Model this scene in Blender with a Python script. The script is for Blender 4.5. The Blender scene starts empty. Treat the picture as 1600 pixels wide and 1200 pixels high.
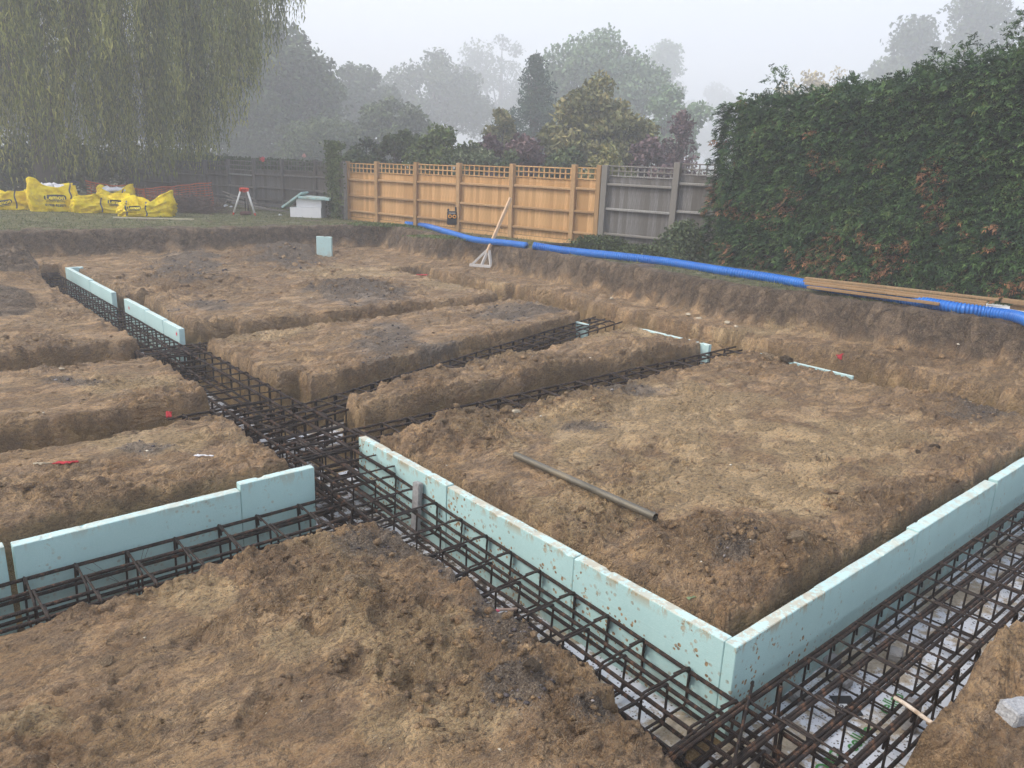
import bpy, math, random
import numpy as np
from mathutils import Vector, Matrix
from mathutils.bvhtree import BVHTree

random.seed(7); RNG = np.random.default_rng(7)
SC = bpy.context.scene
COL = SC.collection

# ------------------------------------------------------------------ camera
# world axes follow the dig: +X along the cross trenches, +Y along the long trench
FPX, HC, TILT, ROLL = 1235.0, 2.3, math.radians(16.1), math.radians(2.2)
CU, CV = -3.156, -1.839
_du = np.array([0.75287, 0.65817]); _dv = np.array([-0.65817, 0.75287])
_f = np.array([0, math.cos(TILT), -math.sin(TILT)]); _r = np.array([1.0, 0, 0]); _u = np.cross(_r, _f)
_R = _r * math.cos(ROLL) + _u * math.sin(ROLL); _U = _u * math.cos(ROLL) - _r * math.sin(ROLL)
def _site(w): return np.array([w[0] * _du[0] + w[1] * _du[1], w[0] * _dv[0] + w[1] * _dv[1], w[2]])
RS, US, FS = _site(_R), _site(_U), _site(_f)
CAMP = np.array([CU, CV, HC])
def at(x, y, z=0.0):
    """point of the place that stands at height z where the survey photograph (1600 x 1200) shows (x, y)"""
    d = RS * (x - 800) + US * (600 - y) + FS * FPX
    return CAMP + d * ((z - HC) / d[2])
def at_d(x, y, dist):
    """point at horizontal distance dist in the direction of (x, y)"""
    d = RS * (x - 800) + US * (600 - y) + FS * FPX
    return CAMP + d * (dist / math.hypot(d[0], d[1]))
def proj(p):
    d = np.array(p) - CAMP; z = d @ FS
    return 800 + FPX * (d @ RS) / z, 600 - FPX * (d @ US) / z

cd = bpy.data.cameras.new('camera'); cam = bpy.data.objects.new('camera', cd); COL.objects.link(cam)
m = Matrix.Identity(4)
for i in range(3):
    m[i][0], m[i][1], m[i][2], m[i][3] = RS[i], US[i], -FS[i], CAMP[i]
cam.matrix_world = m
cd.sensor_width = 36; cd.lens = FPX / 1600 * 36; cd.clip_end = 600; cd.clip_start = 0.05
SC.camera = cam

# ------------------------------------------------------------------ light
W = bpy.data.worlds.new('World'); SC.world = W; W.use_nodes = True
wn, wl = W.node_tree.nodes, W.node_tree.links
wn.clear()
sky = wn.new('ShaderNodeTexSky'); sky.sky_type = 'NISHITA'; sky.sun_disc = False
SUN_EL, SUN_ROT = math.radians(42), math.radians(300)
sky.sun_elevation = SUN_EL; sky.sun_rotation = SUN_ROT; sky.air_density = 1.5; sky.dust_density = 6
b1 = wn.new('ShaderNodeBackground'); b1.inputs[1].default_value = 0.05
b2 = wn.new('ShaderNodeBackground'); b2.inputs[0].default_value = (0.645, 0.70, 0.85, 1); b2.inputs[1].default_value = 0.62
ad = wn.new('ShaderNodeAddShader'); ow = wn.new('ShaderNodeOutputWorld')
wl.new(sky.outputs[0], b1.inputs[0]); wl.new(b1.outputs[0], ad.inputs[0]); wl.new(b2.outputs[0], ad.inputs[1]); wl.new(ad.outputs[0], ow.inputs[0])
sd = bpy.data.lights.new('sun', 'SUN'); sd.energy = 1.5; sd.angle = math.radians(20); sd.color = (1.0, 0.97, 0.92)
sun = bpy.data.objects.new('sun', sd); COL.objects.link(sun)
# nishita azimuth: rotation measured clockwise from +Y
sx, sy = math.sin(SUN_ROT) * math.cos(SUN_EL), math.cos(SUN_ROT) * math.cos(SUN_EL)
sun.rotation_euler = Vector((sx, sy, math.sin(SUN_EL))).to_track_quat('Z', 'Y').to_euler()
SC.view_settings.view_transform = 'Standard'; SC.view_settings.look = 'None'
SC.view_settings.exposure = 1.02; SC.view_settings.gamma = 1.0; SC.view_settings.use_curve_mapping = False
SC.cycles.volume_bounces = 2; SC.cycles.max_bounces = 6; SC.cycles.diffuse_bounces = 3
SC.cycles.transparent_max_bounces = 8

# ------------------------------------------------------------------ noise
_PT = np.random.default_rng(99).permutation(2048).astype(np.int32)
_RT = np.random.default_rng(98).random(2048).astype(np.float32)
_GX, _GY = np.cos(_RT * 2 * np.pi).astype(np.float32), np.sin(_RT * 2 * np.pi).astype(np.float32)
def _hi(ix, iy, s):
    return _PT[(_PT[(np.asarray(ix).astype(np.int32) + s * 57) & 2047] + np.asarray(iy).astype(np.int32) + s * 13) & 2047]
def _h(ix, iy, s):
    return _RT[_hi(ix, iy, s)]
def vn(x, y, s=0):
    x, y = np.asarray(x, float), np.asarray(y, float)
    ix, iy = np.floor(x), np.floor(y); fx, fy = x - ix, y - iy
    def g(a, b):
        t = _hi(ix + a, iy + b, s)
        return _GX[t] * (fx - a) + _GY[t] * (fy - b)
    wx, wy = fx ** 3 * (fx * (fx * 6 - 15) + 10), fy ** 3 * (fy * (fy * 6 - 15) + 10)
    return ((g(0, 0) * (1 - wx) + g(1, 0) * wx) * (1 - wy) + (g(0, 1) * (1 - wx) + g(1, 1) * wx) * wy) * 1.5
def fbm(x, y, s=0, o=4, ridged=False):
    a, t, f, n = 1.0, 0.0, 1.0, 0.0
    for i in range(o):
        k = vn(x * f + 17.3 * i, y * f - 9.1 * i, s + i)
        t = t + a * ((1 - 2 * np.abs(k)) if ridged else k); n += a; a *= .5; f *= 2.03
    return t / n
def worley(x, y, s=0):
    x, y = np.asarray(x, float), np.asarray(y, float)
    ix, iy = np.floor(x), np.floor(y)
    f1 = np.full(x.shape, 9.0); f2 = np.full(x.shape, 9.0); idn = np.zeros(x.shape)
    for a in (-1, 0, 1):
        for b in (-1, 0, 1):
            px, py = ix + a + _h(ix + a, iy + b, s), iy + b + _h(ix + a, iy + b, s + 1)
            d = np.hypot(px - x, py - y); r = _h(ix + a, iy + b, s + 2)
            c = d < f1; f2 = np.where(c, f1, np.minimum(f2, d)); idn = np.where(c, r, idn); f1 = np.where(c, d, f1)
    return f1, f2, idn
def sstep(a, b, x):
    t = np.clip((x - a) / (b - a), 0, 1); return t * t * (3 - 2 * t)

# ------------------------------------------------------------------ object helpers
def tag(o, label=None, cat=None, group=None, kind=None):
    if label: o['label'] = label
    if cat: o['category'] = cat
    if group: o['group'] = group
    if kind: o['kind'] = kind
    return o
def link(name, me, mat=None, parent=None, loc=None, rot=None):
    o = bpy.data.objects.new(name, me)
    if mat is not None and me is not None and not me.materials: me.materials.append(mat)
    COL.objects.link(o)
    if parent: o.parent = parent
    if loc is not None: o.location = loc
    if rot is not None: o.rotation_euler = rot
    return o
def empty(name, loc, rz=0.0):
    o = bpy.data.objects.new(name, None); COL.objects.link(o); o.location = loc; o.rotation_euler = (0, 0, rz)
    o.empty_display_size = .1
    return o
def npmesh(name, V, F, smooth=False, attrs=None):
    """V (n,3); F (m,3 or 4) array"""
    V = np.asarray(V, np.float32); F = np.asarray(F, np.int32)
    me = bpy.data.meshes.new(name); k = F.shape[1]
    me.vertices.add(len(V)); me.vertices.foreach_set('co', V.ravel())
    me.loops.add(F.size); me.loops.foreach_set('vertex_index', F.ravel())
    me.polygons.add(len(F)); me.polygons.foreach_set('loop_start', np.arange(0, F.size, k, dtype=np.int32))
    me.polygons.foreach_set('loop_total', np.full(len(F), k, np.int32))
    if smooth: me.polygons.foreach_set('use_smooth', np.ones(len(F), bool))
    me.update()
    for n, a in (attrs or {}).items():
        at_ = me.attributes.new(n, 'FLOAT', 'POINT'); at_.data.foreach_set('value', np.asarray(a, np.float32).ravel())
    return me
class MB:
    def __init__(s): s.v = []; s.f = []
    def add(s, v, f):
        o = len(s.v); s.v += [tuple(p) for p in v]; s.f += [tuple(i + o for i in q) for q in f]; return s
    def box(s, c, d, M=None, bev=0.0):
        x, y, z = d[0] / 2, d[1] / 2, d[2] / 2
        if bev <= 0:
            P = [(a * x, b * y, g * z) for a in (-1, 1) for b in (-1, 1) for g in (-1, 1)]
            F = [(0, 1, 3, 2), (4, 6, 7, 5), (0, 4, 5, 1), (2, 3, 7, 6), (0, 2, 6, 4), (1, 5, 7, 3)]
        else:
            b_ = min(bev, x * .9, y * .9, z * .9); P = []; F = []; idx = {}
            for a in (-1, 1):
                for b in (-1, 1):
                    for g in (-1, 1):
                        idx[(a, b, g, 0)] = len(P); P.append((a * x, b * (y - b_), g * (z - b_)))
                        idx[(a, b, g, 1)] = len(P); P.append((a * (x - b_), b * y, g * (z - b_)))
                        idx[(a, b, g, 2)] = len(P); P.append((a * (x - b_), b * (y - b_), g * z))
            def q(l, fl): F.append(tuple(l) if not fl else tuple(reversed(l)))
            for a in (-1, 1):
                q([idx[(a, -1, -1, 0)], idx[(a, 1, -1, 0)], idx[(a, 1, 1, 0)], idx[(a, -1, 1, 0)]], a < 0)
                q([idx[(-1, a, -1, 1)], idx[(1, a, -1, 1)], idx[(1, a, 1, 1)], idx[(-1, a, 1, 1)]], a > 0)
                q([idx[(-1, -1, a, 2)], idx[(1, -1, a, 2)], idx[(1, 1, a, 2)], idx[(-1, 1, a, 2)]], a < 0)
            for a in (-1, 1):
                for b in (-1, 1):
                    q([idx[(a, b, -1, 0)], idx[(a, b, -1, 1)], idx[(a, b, 1, 1)], idx[(a, b, 1, 0)]], a * b < 0)
                    q([idx[(a, -1, b, 0)], idx[(a, -1, b, 2)], idx[(a, 1, b, 2)], idx[(a, 1, b, 0)]], a * b > 0)
                    q([idx[(-1, a, b, 1)], idx[(-1, a, b, 2)], idx[(1, a, b, 2)], idx[(1, a, b, 1)]], a * b < 0)
            for k in list(idx):
                if k[3] == 0:
                    a, b, g, _ = k; q([idx[(a, b, g, 0)], idx[(a, b, g, 1)], idx[(a, b, g, 2)]], a * b * g < 0)
        P = [Vector(p) for p in P]
        if M is not None: P = [M @ p for p in P]
        P = [p + Vector(c) for p in P]
        return s.add(P, F)
    def tube(s, pts, r, n=6, cap=True, close=False):
        pts = [Vector(p) for p in pts]; k = len(pts)
        rr = r if hasattr(r, '__len__') else [r] * k
        vs = []; up = None
        for i, p in enumerate(pts):
            a = pts[(i - 1) % k] if (i > 0 or close) else p; b = pts[(i + 1) % k] if (i < k - 1 or close) else p
            t = (b - a).normalized()
            if up is None:
                up = Vector((0, 0, 1)) if abs(t.z) < .9 else Vector((1, 0, 0))
            x = t.cross(up)
            if x.length < 1e-4: x = t.orthogonal()
            x.normalize(); y = x.cross(t).normalized(); up = y
            for j in range(n):
                w = 2 * math.pi * j / n; vs.append(p + (x * math.cos(w) + y * math.sin(w)) * rr[i])
        F = []
        for i in range(k if close else k - 1):
            for j in range(n):
                a0, a1 = i * n + j, i * n + (j + 1) % n; b0, b1 = ((i + 1) % k) * n + j, ((i + 1) % k) * n + (j + 1) % n
                F.append((a0, a1, b1, b0))
        if cap and not close:
            F.append(tuple(range(n))[::-1]); F.append(tuple((k - 1) * n + j for j in range(n)))
        return s.add(vs, F)
    def mesh(s, name, smooth=False):
        me = bpy.data.meshes.new(name); me.from_pydata([tuple(p) for p in s.v], [], s.f)
        if smooth: me.polygons.foreach_set('use_smooth', np.ones(len(me.polygons), bool))
        me.update(); return me
    def build(s, name, mat, parent=None, loc=None, rot=None, smooth=False):
        return link(name, s.mesh(name, smooth), mat, parent, loc, rot)

# ------------------------------------------------------------------ material helper
class NT:
    def __init__(s, name):
        s.m = bpy.data.materials.new(name); s.m.use_nodes = True; s.t = s.m.node_tree; s.n = s.t.nodes
        s.b = s.n['Principled BSDF']; s.b.inputs['Specular IOR Level'].default_value = .25
        s.tc = s.n.new('ShaderNodeTexCoord')
    def l(s, a, b): s.t.links.new(a, b)
    def map(s, scale=(1, 1, 1), src='Object', rot=(0, 0, 0)):
        mp = s.n.new('ShaderNodeMapping'); mp.inputs['Scale'].default_value = scale; mp.inputs['Rotation'].default_value = rot
        s.l(s.tc.outputs[src], mp.inputs[0]); return mp.outputs[0]
    def noise(s, sc, det=5, rough=.6, vec=None, dist=0.0):
        n = s.n.new('ShaderNodeTexNoise'); n.inputs['Scale'].default_value = sc; n.inputs['Detail'].default_value = det
        n.inputs['Roughness'].default_value = rough; n.inputs['Distortion'].default_value = dist
        s.l(vec if vec is not None else s.tc.outputs['Object'], n.inputs['Vector']); return n.outputs[0]
    def vor(s, sc, feat='F1', vec=None, out=0, rnd=1.0):
        n = s.n.new('ShaderNodeTexVoronoi'); n.feature = feat; n.inputs['Scale'].default_value = sc; n.inputs['Randomness'].default_value = rnd
        s.l(vec if vec is not None else s.tc.outputs['Object'], n.inputs['Vector']); return n.outputs[out]
    def ramp(s, fac, stops):
        r = s.n.new('ShaderNodeValToRGB'); e = r.color_ramp.elements
        while len(e) < len(stops): e.new(.5)
        for i, (p, c) in enumerate(stops):
            e[i].position = p; e[i].color = (c, c, c, 1) if not hasattr(c, '__len__') else (*c, 1)
        s.l(fac, r.inputs[0]); return r.outputs[0]
    def mix(s, fac, a, b, mode='MIX'):
        x = s.n.new('ShaderNodeMix'); x.data_type = 'RGBA'; x.blend_type = mode
        for i, v in ((0, fac), (6, a), (7, b)):
            if hasattr(v, 'links') or hasattr(v, 'is_linked'): s.l(v, x.inputs[i])
            elif i == 0: x.inputs[0].default_value = v
            else: x.inputs[i].default_value = (*v, 1)
        return x.outputs[2]
    def math(s, op, a, b=0.0, c=0.0):
        x = s.n.new('ShaderNodeMath'); x.operation = op
        for i, v in enumerate((a, b, c)):
            if hasattr(v, 'is_linked'): s.l(v, x.inputs[i])
            else: x.inputs[i].default_value = v
        return x.outputs[0]
    def attr(s, name):
        a = s.n.new('ShaderNodeAttribute'); a.attribute_name = name; return a.outputs['Fac']
    def info(s): return s.n.new('ShaderNodeObjectInfo').outputs['Random']
    def bump(s, h, st=.5, dist=.01, prev=None):
        b = s.n.new('ShaderNodeBump'); b.inputs['Strength'].default_value = st; b.inputs['Distance'].default_value = dist
        s.l(h, b.inputs['Height'])
        if prev is not None: s.l(prev, b.inputs['Normal'])
        s.l(b.outputs[0], s.b.inputs['Normal']); return b.outputs[0]
    def fin(s, col, rough=.8, metal=0.0):
        if hasattr(col, 'is_linked'): s.l(col, s.b.inputs['Base Color'])
        else: s.b.inputs['Base Color'].default_value = (*col, 1)
        if hasattr(rough, 'is_linked'): s.l(rough, s.b.inputs['Roughness'])
        else: s.b.inputs['Roughness'].default_value = rough
        s.b.inputs['Metallic'].default_value = metal
        return s.m
def plain(name, c, rough=.7, var=.12, sc=8.0, metal=0.0, bump=0.0):
    t = NT(name); n = t.noise(sc, 6, .65)
    lo = tuple(x * (1 - var) for x in c); hi = tuple(min(1, x * (1 + var)) for x in c)
    col = t.ramp(n, [(.3, lo), (.7, hi)])
    if bump: t.bump(n, bump, .01)
    return t.fin(col, rough, metal)

# ------------------------------------------------------------------ ground (one height field, every trench cut into it)
ZF = -0.575
# u0, u1, v at the near edge (and its slope along u), v at the far edge (and its slope)
TR = [(-0.74, 0.13, -8.0, 0, 5.52, 0), (-0.58, 0.22, 5.0, 0, 8.1, 0), (-0.50, 0.18, 8.0, 0, 15.25, 0), (-0.5, 0.46, 4.3, 0, 5.75, 0), (-.5, .44, 8.3, 0, 11.5, 0), (-.5, .34, 11.3, 0, 14.6, 0), (-.5, .95, 8.0, 0, 8.75, 0),
      (-0.9, 9.0, -0.86, 0, 0.14, 0), (-9.0, -0.30, 2.24, 0, 3.52, 0), (-9.0, -0.30, 4.84, 0, 5.58, 0),
      (-9.0, -0.30, 7.22, 0, 8.08, 0), (-9.0, 0.1, 14.62, 0, 15.25, 0), (-0.1, 6.0, 3.52, 0, 4.42, -.03), (-0.1, 6.0, 4.66, .15, 5.38, .21),
      (-0.1, 6.0, 7.72, 0.04, 8.52, 0), (-0.1, .95, 10.85, 0, 11.38, 0), (5.5, 6.45, -0.86, 0, 9.2, 0), (5.5, 6.25, 9.0, 0, 12.0, 0)]
def bank_u(v): return 7.42 + .13 * np.clip(5.0 - v, 0, 6) + .05 * np.sin(v * .9) + .30 * np.exp(-((v - 11.7) / .6) ** 2)
def bank_v(u): return 16.35 - .12 * np.clip(u, -8, 6) + .1 * np.sin(u * 1.3)
def pit_d(u, v):
    """distance inside the dug-out area (negative on the grass)"""
    e = .10 * fbm(u * .7, v * .7, 60, 3) + .03 * fbm(u * 3.5, v * 3.5, 61, 3)
    return np.minimum(np.minimum(bank_u(v) - u, bank_v(u) - v), np.minimum(u + 9.0, v + 7.0)) + e
def trench_d(u, v, e=None):
    if e is None: e = .05 * fbm(u * 1.6, v * 1.6, 5, 3) + .012 * fbm(u * 7, v * 7, 8, 3)
    D = np.full(np.shape(u), -9.0)
    for (u0, u1, v0, s0, v1, s1) in TR:
        D = np.maximum(D, np.minimum(np.minimum(u - u0, u1 - u), np.minimum(v - v0 - s0 * u, v1 + s1 * u - v)))
    return D + e
DARK = [(295, 415, 60, 22), (450, 400, 60, 20), (560, 458, 85, 16), (330, 478, 60, 8), (610, 530, 60, 28), (690, 545, 60, 12), (790, 492, 60, 12), (840, 488, 40, 10),
        (590, 855, 110, 24), (820, 1085, 60, 38), (930, 1110, 60, 26), (800, 960, 90, 50), (1145, 880, 35, 22), (1545, 640, 75, 20), (985, 610, 60, 12),
        (230, 700, 60, 8), (900, 665, 60, 12), (110, 600, 50, 8), (730, 880, 70, 30)]
PALE = [(640, 1010, 130, 60), (520, 935, 90, 40), (700, 1120, 180, 45), (455, 1000, 60, 30), (60, 1130, 70, 25), (1000, 650, 260, 60), (1150, 760, 230, 50), (1330, 690, 160, 40), (250, 690, 120, 20), (520, 860, 70, 20),
        (200, 600, 110, 16), (420, 520, 70, 14), (760, 560, 120, 12), (550, 425, 90, 10), (1100, 520, 200, 12), (720, 445, 80, 10), (300, 930, 110, 25), (940, 790, 120, 40)]
DIST = [(500, 900, 130, 80), (620, 990, 130, 90), (800, 1000, 130, 120), (900, 1120, 130, 80), (1120, 860, 160, 50), (1240, 880, 90, 70), (950, 830, 60, 40), (730, 670, 110, 30), (930, 625, 80, 20), (1420, 790, 150, 40),
        (1500, 640, 100, 30), (850, 570, 160, 18), (440, 400, 120, 22), (150, 770, 160, 14), (60, 540, 60, 14), (640, 590, 80, 20), (100, 950, 90, 20), (560, 450, 110, 12), (300, 440, 120, 20), (1350, 560, 200, 14)]
def patch_mask(L, u, v, wob=.95, s0=.35, s1=1.35, sd=31):
    k = np.zeros(np.shape(u)); w = wob * fbm(u * 2.2, v * 2.2, sd, 5)
    for (x, y, rx, ry) in L:
        c = at(x, y); a = at(x + rx, y); b = at(x, y - ry)
        eu, ev = (a - c)[:2], (b - c)[:2]
        det = eu[0] * ev[1] - eu[1] * ev[0]
        du, dv = u - c[0], v - c[1]
        s, t = (du * ev[1] - dv * ev[0]) / det, (eu[0] * dv - eu[1] * du) / det
        k = np.maximum(k, 1 - sstep(s0, s1, np.hypot(s, t) + w))
    return k
BOOTS = [(610, 1065, 1.2), (330, 985, .4), (400, 1105, .8), (690, 960, 2.2), (210, 1090, .2), (1060, 730, .5), (1180, 790, 1.9), (960, 700, 1.0), (1010, 935 - 200, 2.4), (230, 790, 1.4), (300, 690, .3), (1300, 720, 2.6), (880, 1010, 1.5), (1400, 790, .9)]
HOLES = [(640, 1068, .085, .05), (80, 1150, .13, .035), (545, 1055, .07, .02), (470, 935, .12, .03), (300, 1000, .1, .015), (1010, 1095, .1, .03), (395, 1040, .09, .015), (880, 1140, .1, .03), (500, 985, .09, .03)]
MOUNDS = [(720, 672, .30, .10), (905, 640, .28, .08), (780, 690, .2, .05), (560, 960, .16, .07), (540, 930, .14, .06), (1180, 860, .22, .07), (1230, 880, .2, .06), (1090, 830, .2, .04),
          (850, 570, .25, .10), (1000, 545, .35, .10), (640, 590, .3, .07), (720, 560, .25, .08), (440, 395, .8, .16), (300, 405, .6, .12), (560, 455, .7, .1), (260, 470, .4, .08),
          (820, 485, .5, .08), (560, 535, .4, .06), (1470, 640, .4, .05), (1150, 575, .35, .05), (640, 1000, .18, .03), (705, 1010, .14, .035), (820, 1080, .16, .05), (1500, 720, .3, .05),
          (1525, 1040, .22, .08), (1590, 1020, .3, .1)]
def ground_fields(u, v):
    u, v = np.asarray(u, float), np.asarray(v, float)
    pd = pit_d(u, v); td = trench_d(u, v)
    inpit = sstep(-.02, .17, pd)
    dist = np.hypot(u - CU, v - CV)
    # broad form of the reduced level
    z = .045 * fbm(u * .8, v * .8, 1, 3) + .034 * fbm(u * 3.2, v * 3.2, 2, 4)
    rough = sstep(-.15, .35, fbm(u * .9 + 4, v * .9, 12, 3) + .35 * sstep(-.35, -.02, td))
    # torn, streaky smears left by the bucket: folded along the cross direction
    wu, wv = u + .12 * fbm(u * 2.2, v * 2.2, 40, 3), v + .12 * fbm(u * 2.2, v * 2.2, 44, 3)
    st = fbm(wu * 4.5, wv * 15, 15, 4, True)
    z += .020 * (st - .2) * (.4 + .6 * rough)
    z += .017 * fbm(wu * 9, wv * 13, 21, 4, True) * (.35 + .9 * rough)
    z += .006 * fbm(u * 34, v * 34, 25, 2) * (.6 + rough)
    k1, k2, kid = worley(wu * 11, wv * 15, 110)
    z += (.034 * (kid - .5) * sstep(.02, .16, k2 - k1) - .010 * (1 - sstep(0, .10, k2 - k1))) * sstep(.12, .75, rough)
    dk = patch_mask(DARK, u, v); pale = patch_mask(PALE, u, v, 1.1, .2, 1.5, 131); di = patch_mask(DIST, u, v, .8, .3, 1.4, 231)
    rough = np.clip(rough * .75 + di, 0, 1)
    for (x, y, r, h) in MOUNDS:
        c = at(x, y); q = ((u - c[0]) ** 2 + (v - c[1]) ** 2) / (r * r)
        g = np.exp(-q * (1.0 + .5 * vn(u * 5, v * 5, 77)))
        z += h * g * (1 + .3 * fbm(u * 6, v * 6, 78, 3)); rough = np.maximum(rough, np.minimum(1, g * 1.9))
    # clods
    f1, f2, idn = worley(u * 7.5 + .3 * fbm(u * 9, v * 9, 3, 2), v * 7.5, 50)
    z += np.where(idn > .55, 1, 0) * .055 * np.sqrt(np.clip(.42 - f1, 0, 1)) * sstep(.45, 1, rough)
    g1, g2, idg = worley(u * 20, v * 20, 54)
    z += np.where(idg > .35, 1, 0) * .026 * np.sqrt(np.clip(.45 - g1, 0, 1)) * np.maximum(sstep(.4, 1, rough), dk) * (1 - sstep(7, 12, dist))
    z += di * (.042 * fbm(wu * 3.2, wv * 4.4, 141, 4, True) + .018 * fbm(wu * 8, wv * 8, 145, 3, True) - .012)
    m1, m2, mid_ = worley(u * 4.2 + .4 * fbm(u * 5, v * 5, 151, 3), v * 4.2 + .4 * fbm(u * 5, v * 5, 154, 3), 157)
    z += di * (.065 * np.clip(mid_ - .35, 0, 1) * sstep(.03, .22, m2 - m1))
    # boot prints with a ridged sole
    for (x, y, an) in BOOTS:
        c = at(x, y); du_, dv_ = u - c[0], v - c[1]; a_, b_ = du_ * math.cos(an) + dv_ * math.sin(an), -du_ * math.sin(an) + dv_ * math.cos(an)
        wd = .050 + .008 * np.cos(a_ * 20); q = np.maximum(np.abs(a_) / .15, np.abs(b_) / wd) + .05 * fbm(u * 25, v * 25, 161, 2)
        z += -.020 * (1 - sstep(.8, 1.0, q)) + .006 * (1 - sstep(.75, .95, q)) * np.sign(np.sin(a_ * 190)) * sstep(0, .01, np.abs(b_)) + .007 * np.exp(-((q - 1.15) / .12) ** 2)
    # drying cracks
    c1, c2, _ = worley(u * 5 + .5 * fbm(u * 3, v * 3, 90, 2), v * 5 + .5 * fbm(u * 3, v * 3, 93, 2), 95)
    z -= .010 * (1 - sstep(0, .07, c2 - c1)) * sstep(.1, .5, fbm(u * .8, v * .8, 98, 2) + .25)
    for (x, y, r, d) in HOLES:
        c = at(x, y); q = np.hypot((u - c[0]), (v - c[1])) / r + .22 * fbm(u * 12, v * 12, 33, 2)
        z += -d * (1 - sstep(.65, 1.0, q)) + d * .35 * np.exp(-((q - 1.15) / .22) ** 2)
    # edges crumble away before the cut
    z -= .022 * sstep(-.07, .0, td) * (.5 + 1.3 * vn(u * 7, v * 7, 71))
    # heap of dark topsoil at the far left
    hp = at(10, 470); q = np.hypot((u - hp[0] + .3) / .75, (v - hp[1]) / 2.0); heap = np.exp(-q ** 2 * 1.4)
    hp2 = at(0, 432); q2 = np.hypot((u - hp2[0]) / .9, (v - hp2[1]) / .8); heap2 = np.exp(-q2 ** 4)
    z += heap * .16 * (1 + .5 * fbm(u * 5, v * 5, 80, 4)) + heap2 * .42 * (1 + .25 * fbm(u * 5, v * 5, 83, 4))
    # trench: near vertical cut, a ragged top third and a smooth clay lower part
    wob = .012 * fbm(u * 14, v * 14, 28, 3)
    t = np.clip((td + wob * .6) / .07, 0, 1)
    prof = np.where(t < .42, t / .42 * .34, .34 + (t - .42) / .58 * .66)
    fl = ZF + .012 * fbm(u * 3, v * 3, 36, 4)
    zt = z + (fl - z) * prof
    # the undug land around
    gr = .5 + .02 * fbm(u * .5, v * .5, 64, 3) + .012 * fbm(u * 4, v * 4, 66, 3) - .12 * sstep(19, 30, v)
    bk = .085 * fbm(u * 4, v * 4, 68, 4) * inpit * (1 - inpit) * 4
    zz = gr + (zt - gr) * inpit + bk
    zz += .05 * np.exp(-((pd + .12) / .14) ** 2) * (.5 + fbm(u * 5, v * 5, 69, 3))
    wall = sstep(.16, .38, prof + .14 * fbm(u * 3, v * 3, 171, 3)) * inpit
    top = np.maximum(1 - sstep(.02, .24, pd + .10 * fbm(u * 3, v * 3, 70, 4)), np.maximum(sstep(.25, .5, heap), sstep(.3, .5, heap2)))
    grass = sstep(.02, .38, -pd + .18 * fbm(u * 2, v * 2, 72, 4)) * sstep(-.5, .25, fbm(u * .9, v * .9, 74, 4) + .35 * sstep(0.2, 1.5, -pd))
    return zz, wall, dk * (1 - wall), top, grass, pale * (1 - wall), di
def gz(u, v): return float(ground_fields(np.array([float(u)]), np.array([float(v)]))[0][0])

def axis(segs):
    out = [np.array([segs[0][0]])]
    for a, b, s in segs:
        n = max(1, round((b - a) / s)); out.append(a + (b - a) * np.arange(1, n + 1) / n)
    return np.concatenate(out)
GX = axis([(-330, -40, 25), (-40, -14, 4), (-14, -8, .5), (-8, -3.4, .12), (-3.4, 1.4, .0155), (1.4, 4.2, .024), (4.2, 6.6, .03), (6.6, 8.6, .04), (8.6, 12, .25), (12, 30, 2), (30, 330, 25)])
GY = axis([(-120, -30, 15), (-30, -8, 3), (-8, -1.3, .2), (-1.3, 3.6, .0155), (3.6, 6.6, .022), (6.6, 12, .035), (12, 17.6, .05), (17.6, 24, .15), (24, 40, 1.2), (40, 430, 26)])
gu, gv = np.meshgrid(GX, GY, indexing='ij')
zz, wall, dk, top, grass, pale, di = ground_fields(gu, gv)
nx, ny = len(GX), len(GY)
I = np.arange(nx * ny).reshape(nx, ny)
Fq = np.stack([I[:-1, :-1], I[1:, :-1], I[1:, 1:], I[:-1, 1:]], -1).reshape(-1, 4)
gme = npmesh('ground', np.stack([gu, gv, zz], -1).reshape(-1, 3), Fq, True,
             {'wall': wall, 'dark': dk, 'topsoil': top, 'grass': grass, 'pale': pale, 'torn': di})

t = NT('excavated_soil')
n1 = t.noise(1.3, 8, .62); n2 = t.noise(9, 8, .7, dist=.6); n3 = t.noise(70, 6, .75); n4 = t.noise(3.3, 6, .6, t.map((1, 3.2, 1)), .8)
soil = t.ramp(n2, [(.37, (0.207, 0.120, 0.059)), (.46, (0.378, 0.226, 0.112)), (.54, (0.547, 0.342, 0.170)), (.64, (0.754, 0.494, 0.256))])
red = t.ramp(n1, [(.42, (0.474, 0.279, 0.132)), (.58, (0.681, 0.447, 0.226))])
c = t.mix(.45, soil, red)
gry = t.ramp(n4, [(.46, 0.0), (.58, 1.0)])
c = t.mix(t.math('MULTIPLY', gry, .55), c, (0.256, 0.174, 0.112))
pale = t.ramp(t.noise(2.1, 7, .65, t.map((1.4, 1, 1)), .5), [(.55, 0.0), (.72, 1.0)])
c = t.mix(t.math('MULTIPLY', pale, .45), c, (0.729, 0.483, 0.248))
pm = t.ramp(t.math('ADD', t.attr('pale'), t.math('MULTIPLY', t.math('SUBTRACT', n2, .5), 1.6)), [(.30, 0.0), (.75, 1.0)])
c = t.mix(t.math('MULTIPLY', pm, .62), c, t.ramp(n3, [(.42, (0.631, 0.410, 0.200)), (.58, (0.791, 0.599, 0.320))]))
tn = t.ramp(t.math('ADD', t.attr('torn'), t.math('MULTIPLY', t.math('SUBTRACT', n4, .5), 2.6)), [(.45, 0.0), (.8, 1.0)])
c = t.mix(t.math('MULTIPLY', tn, .42), c, t.ramp(n2, [(.44, (0.182, 0.106, 0.051)), (.56, (0.365, 0.226, 0.112))]))
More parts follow.
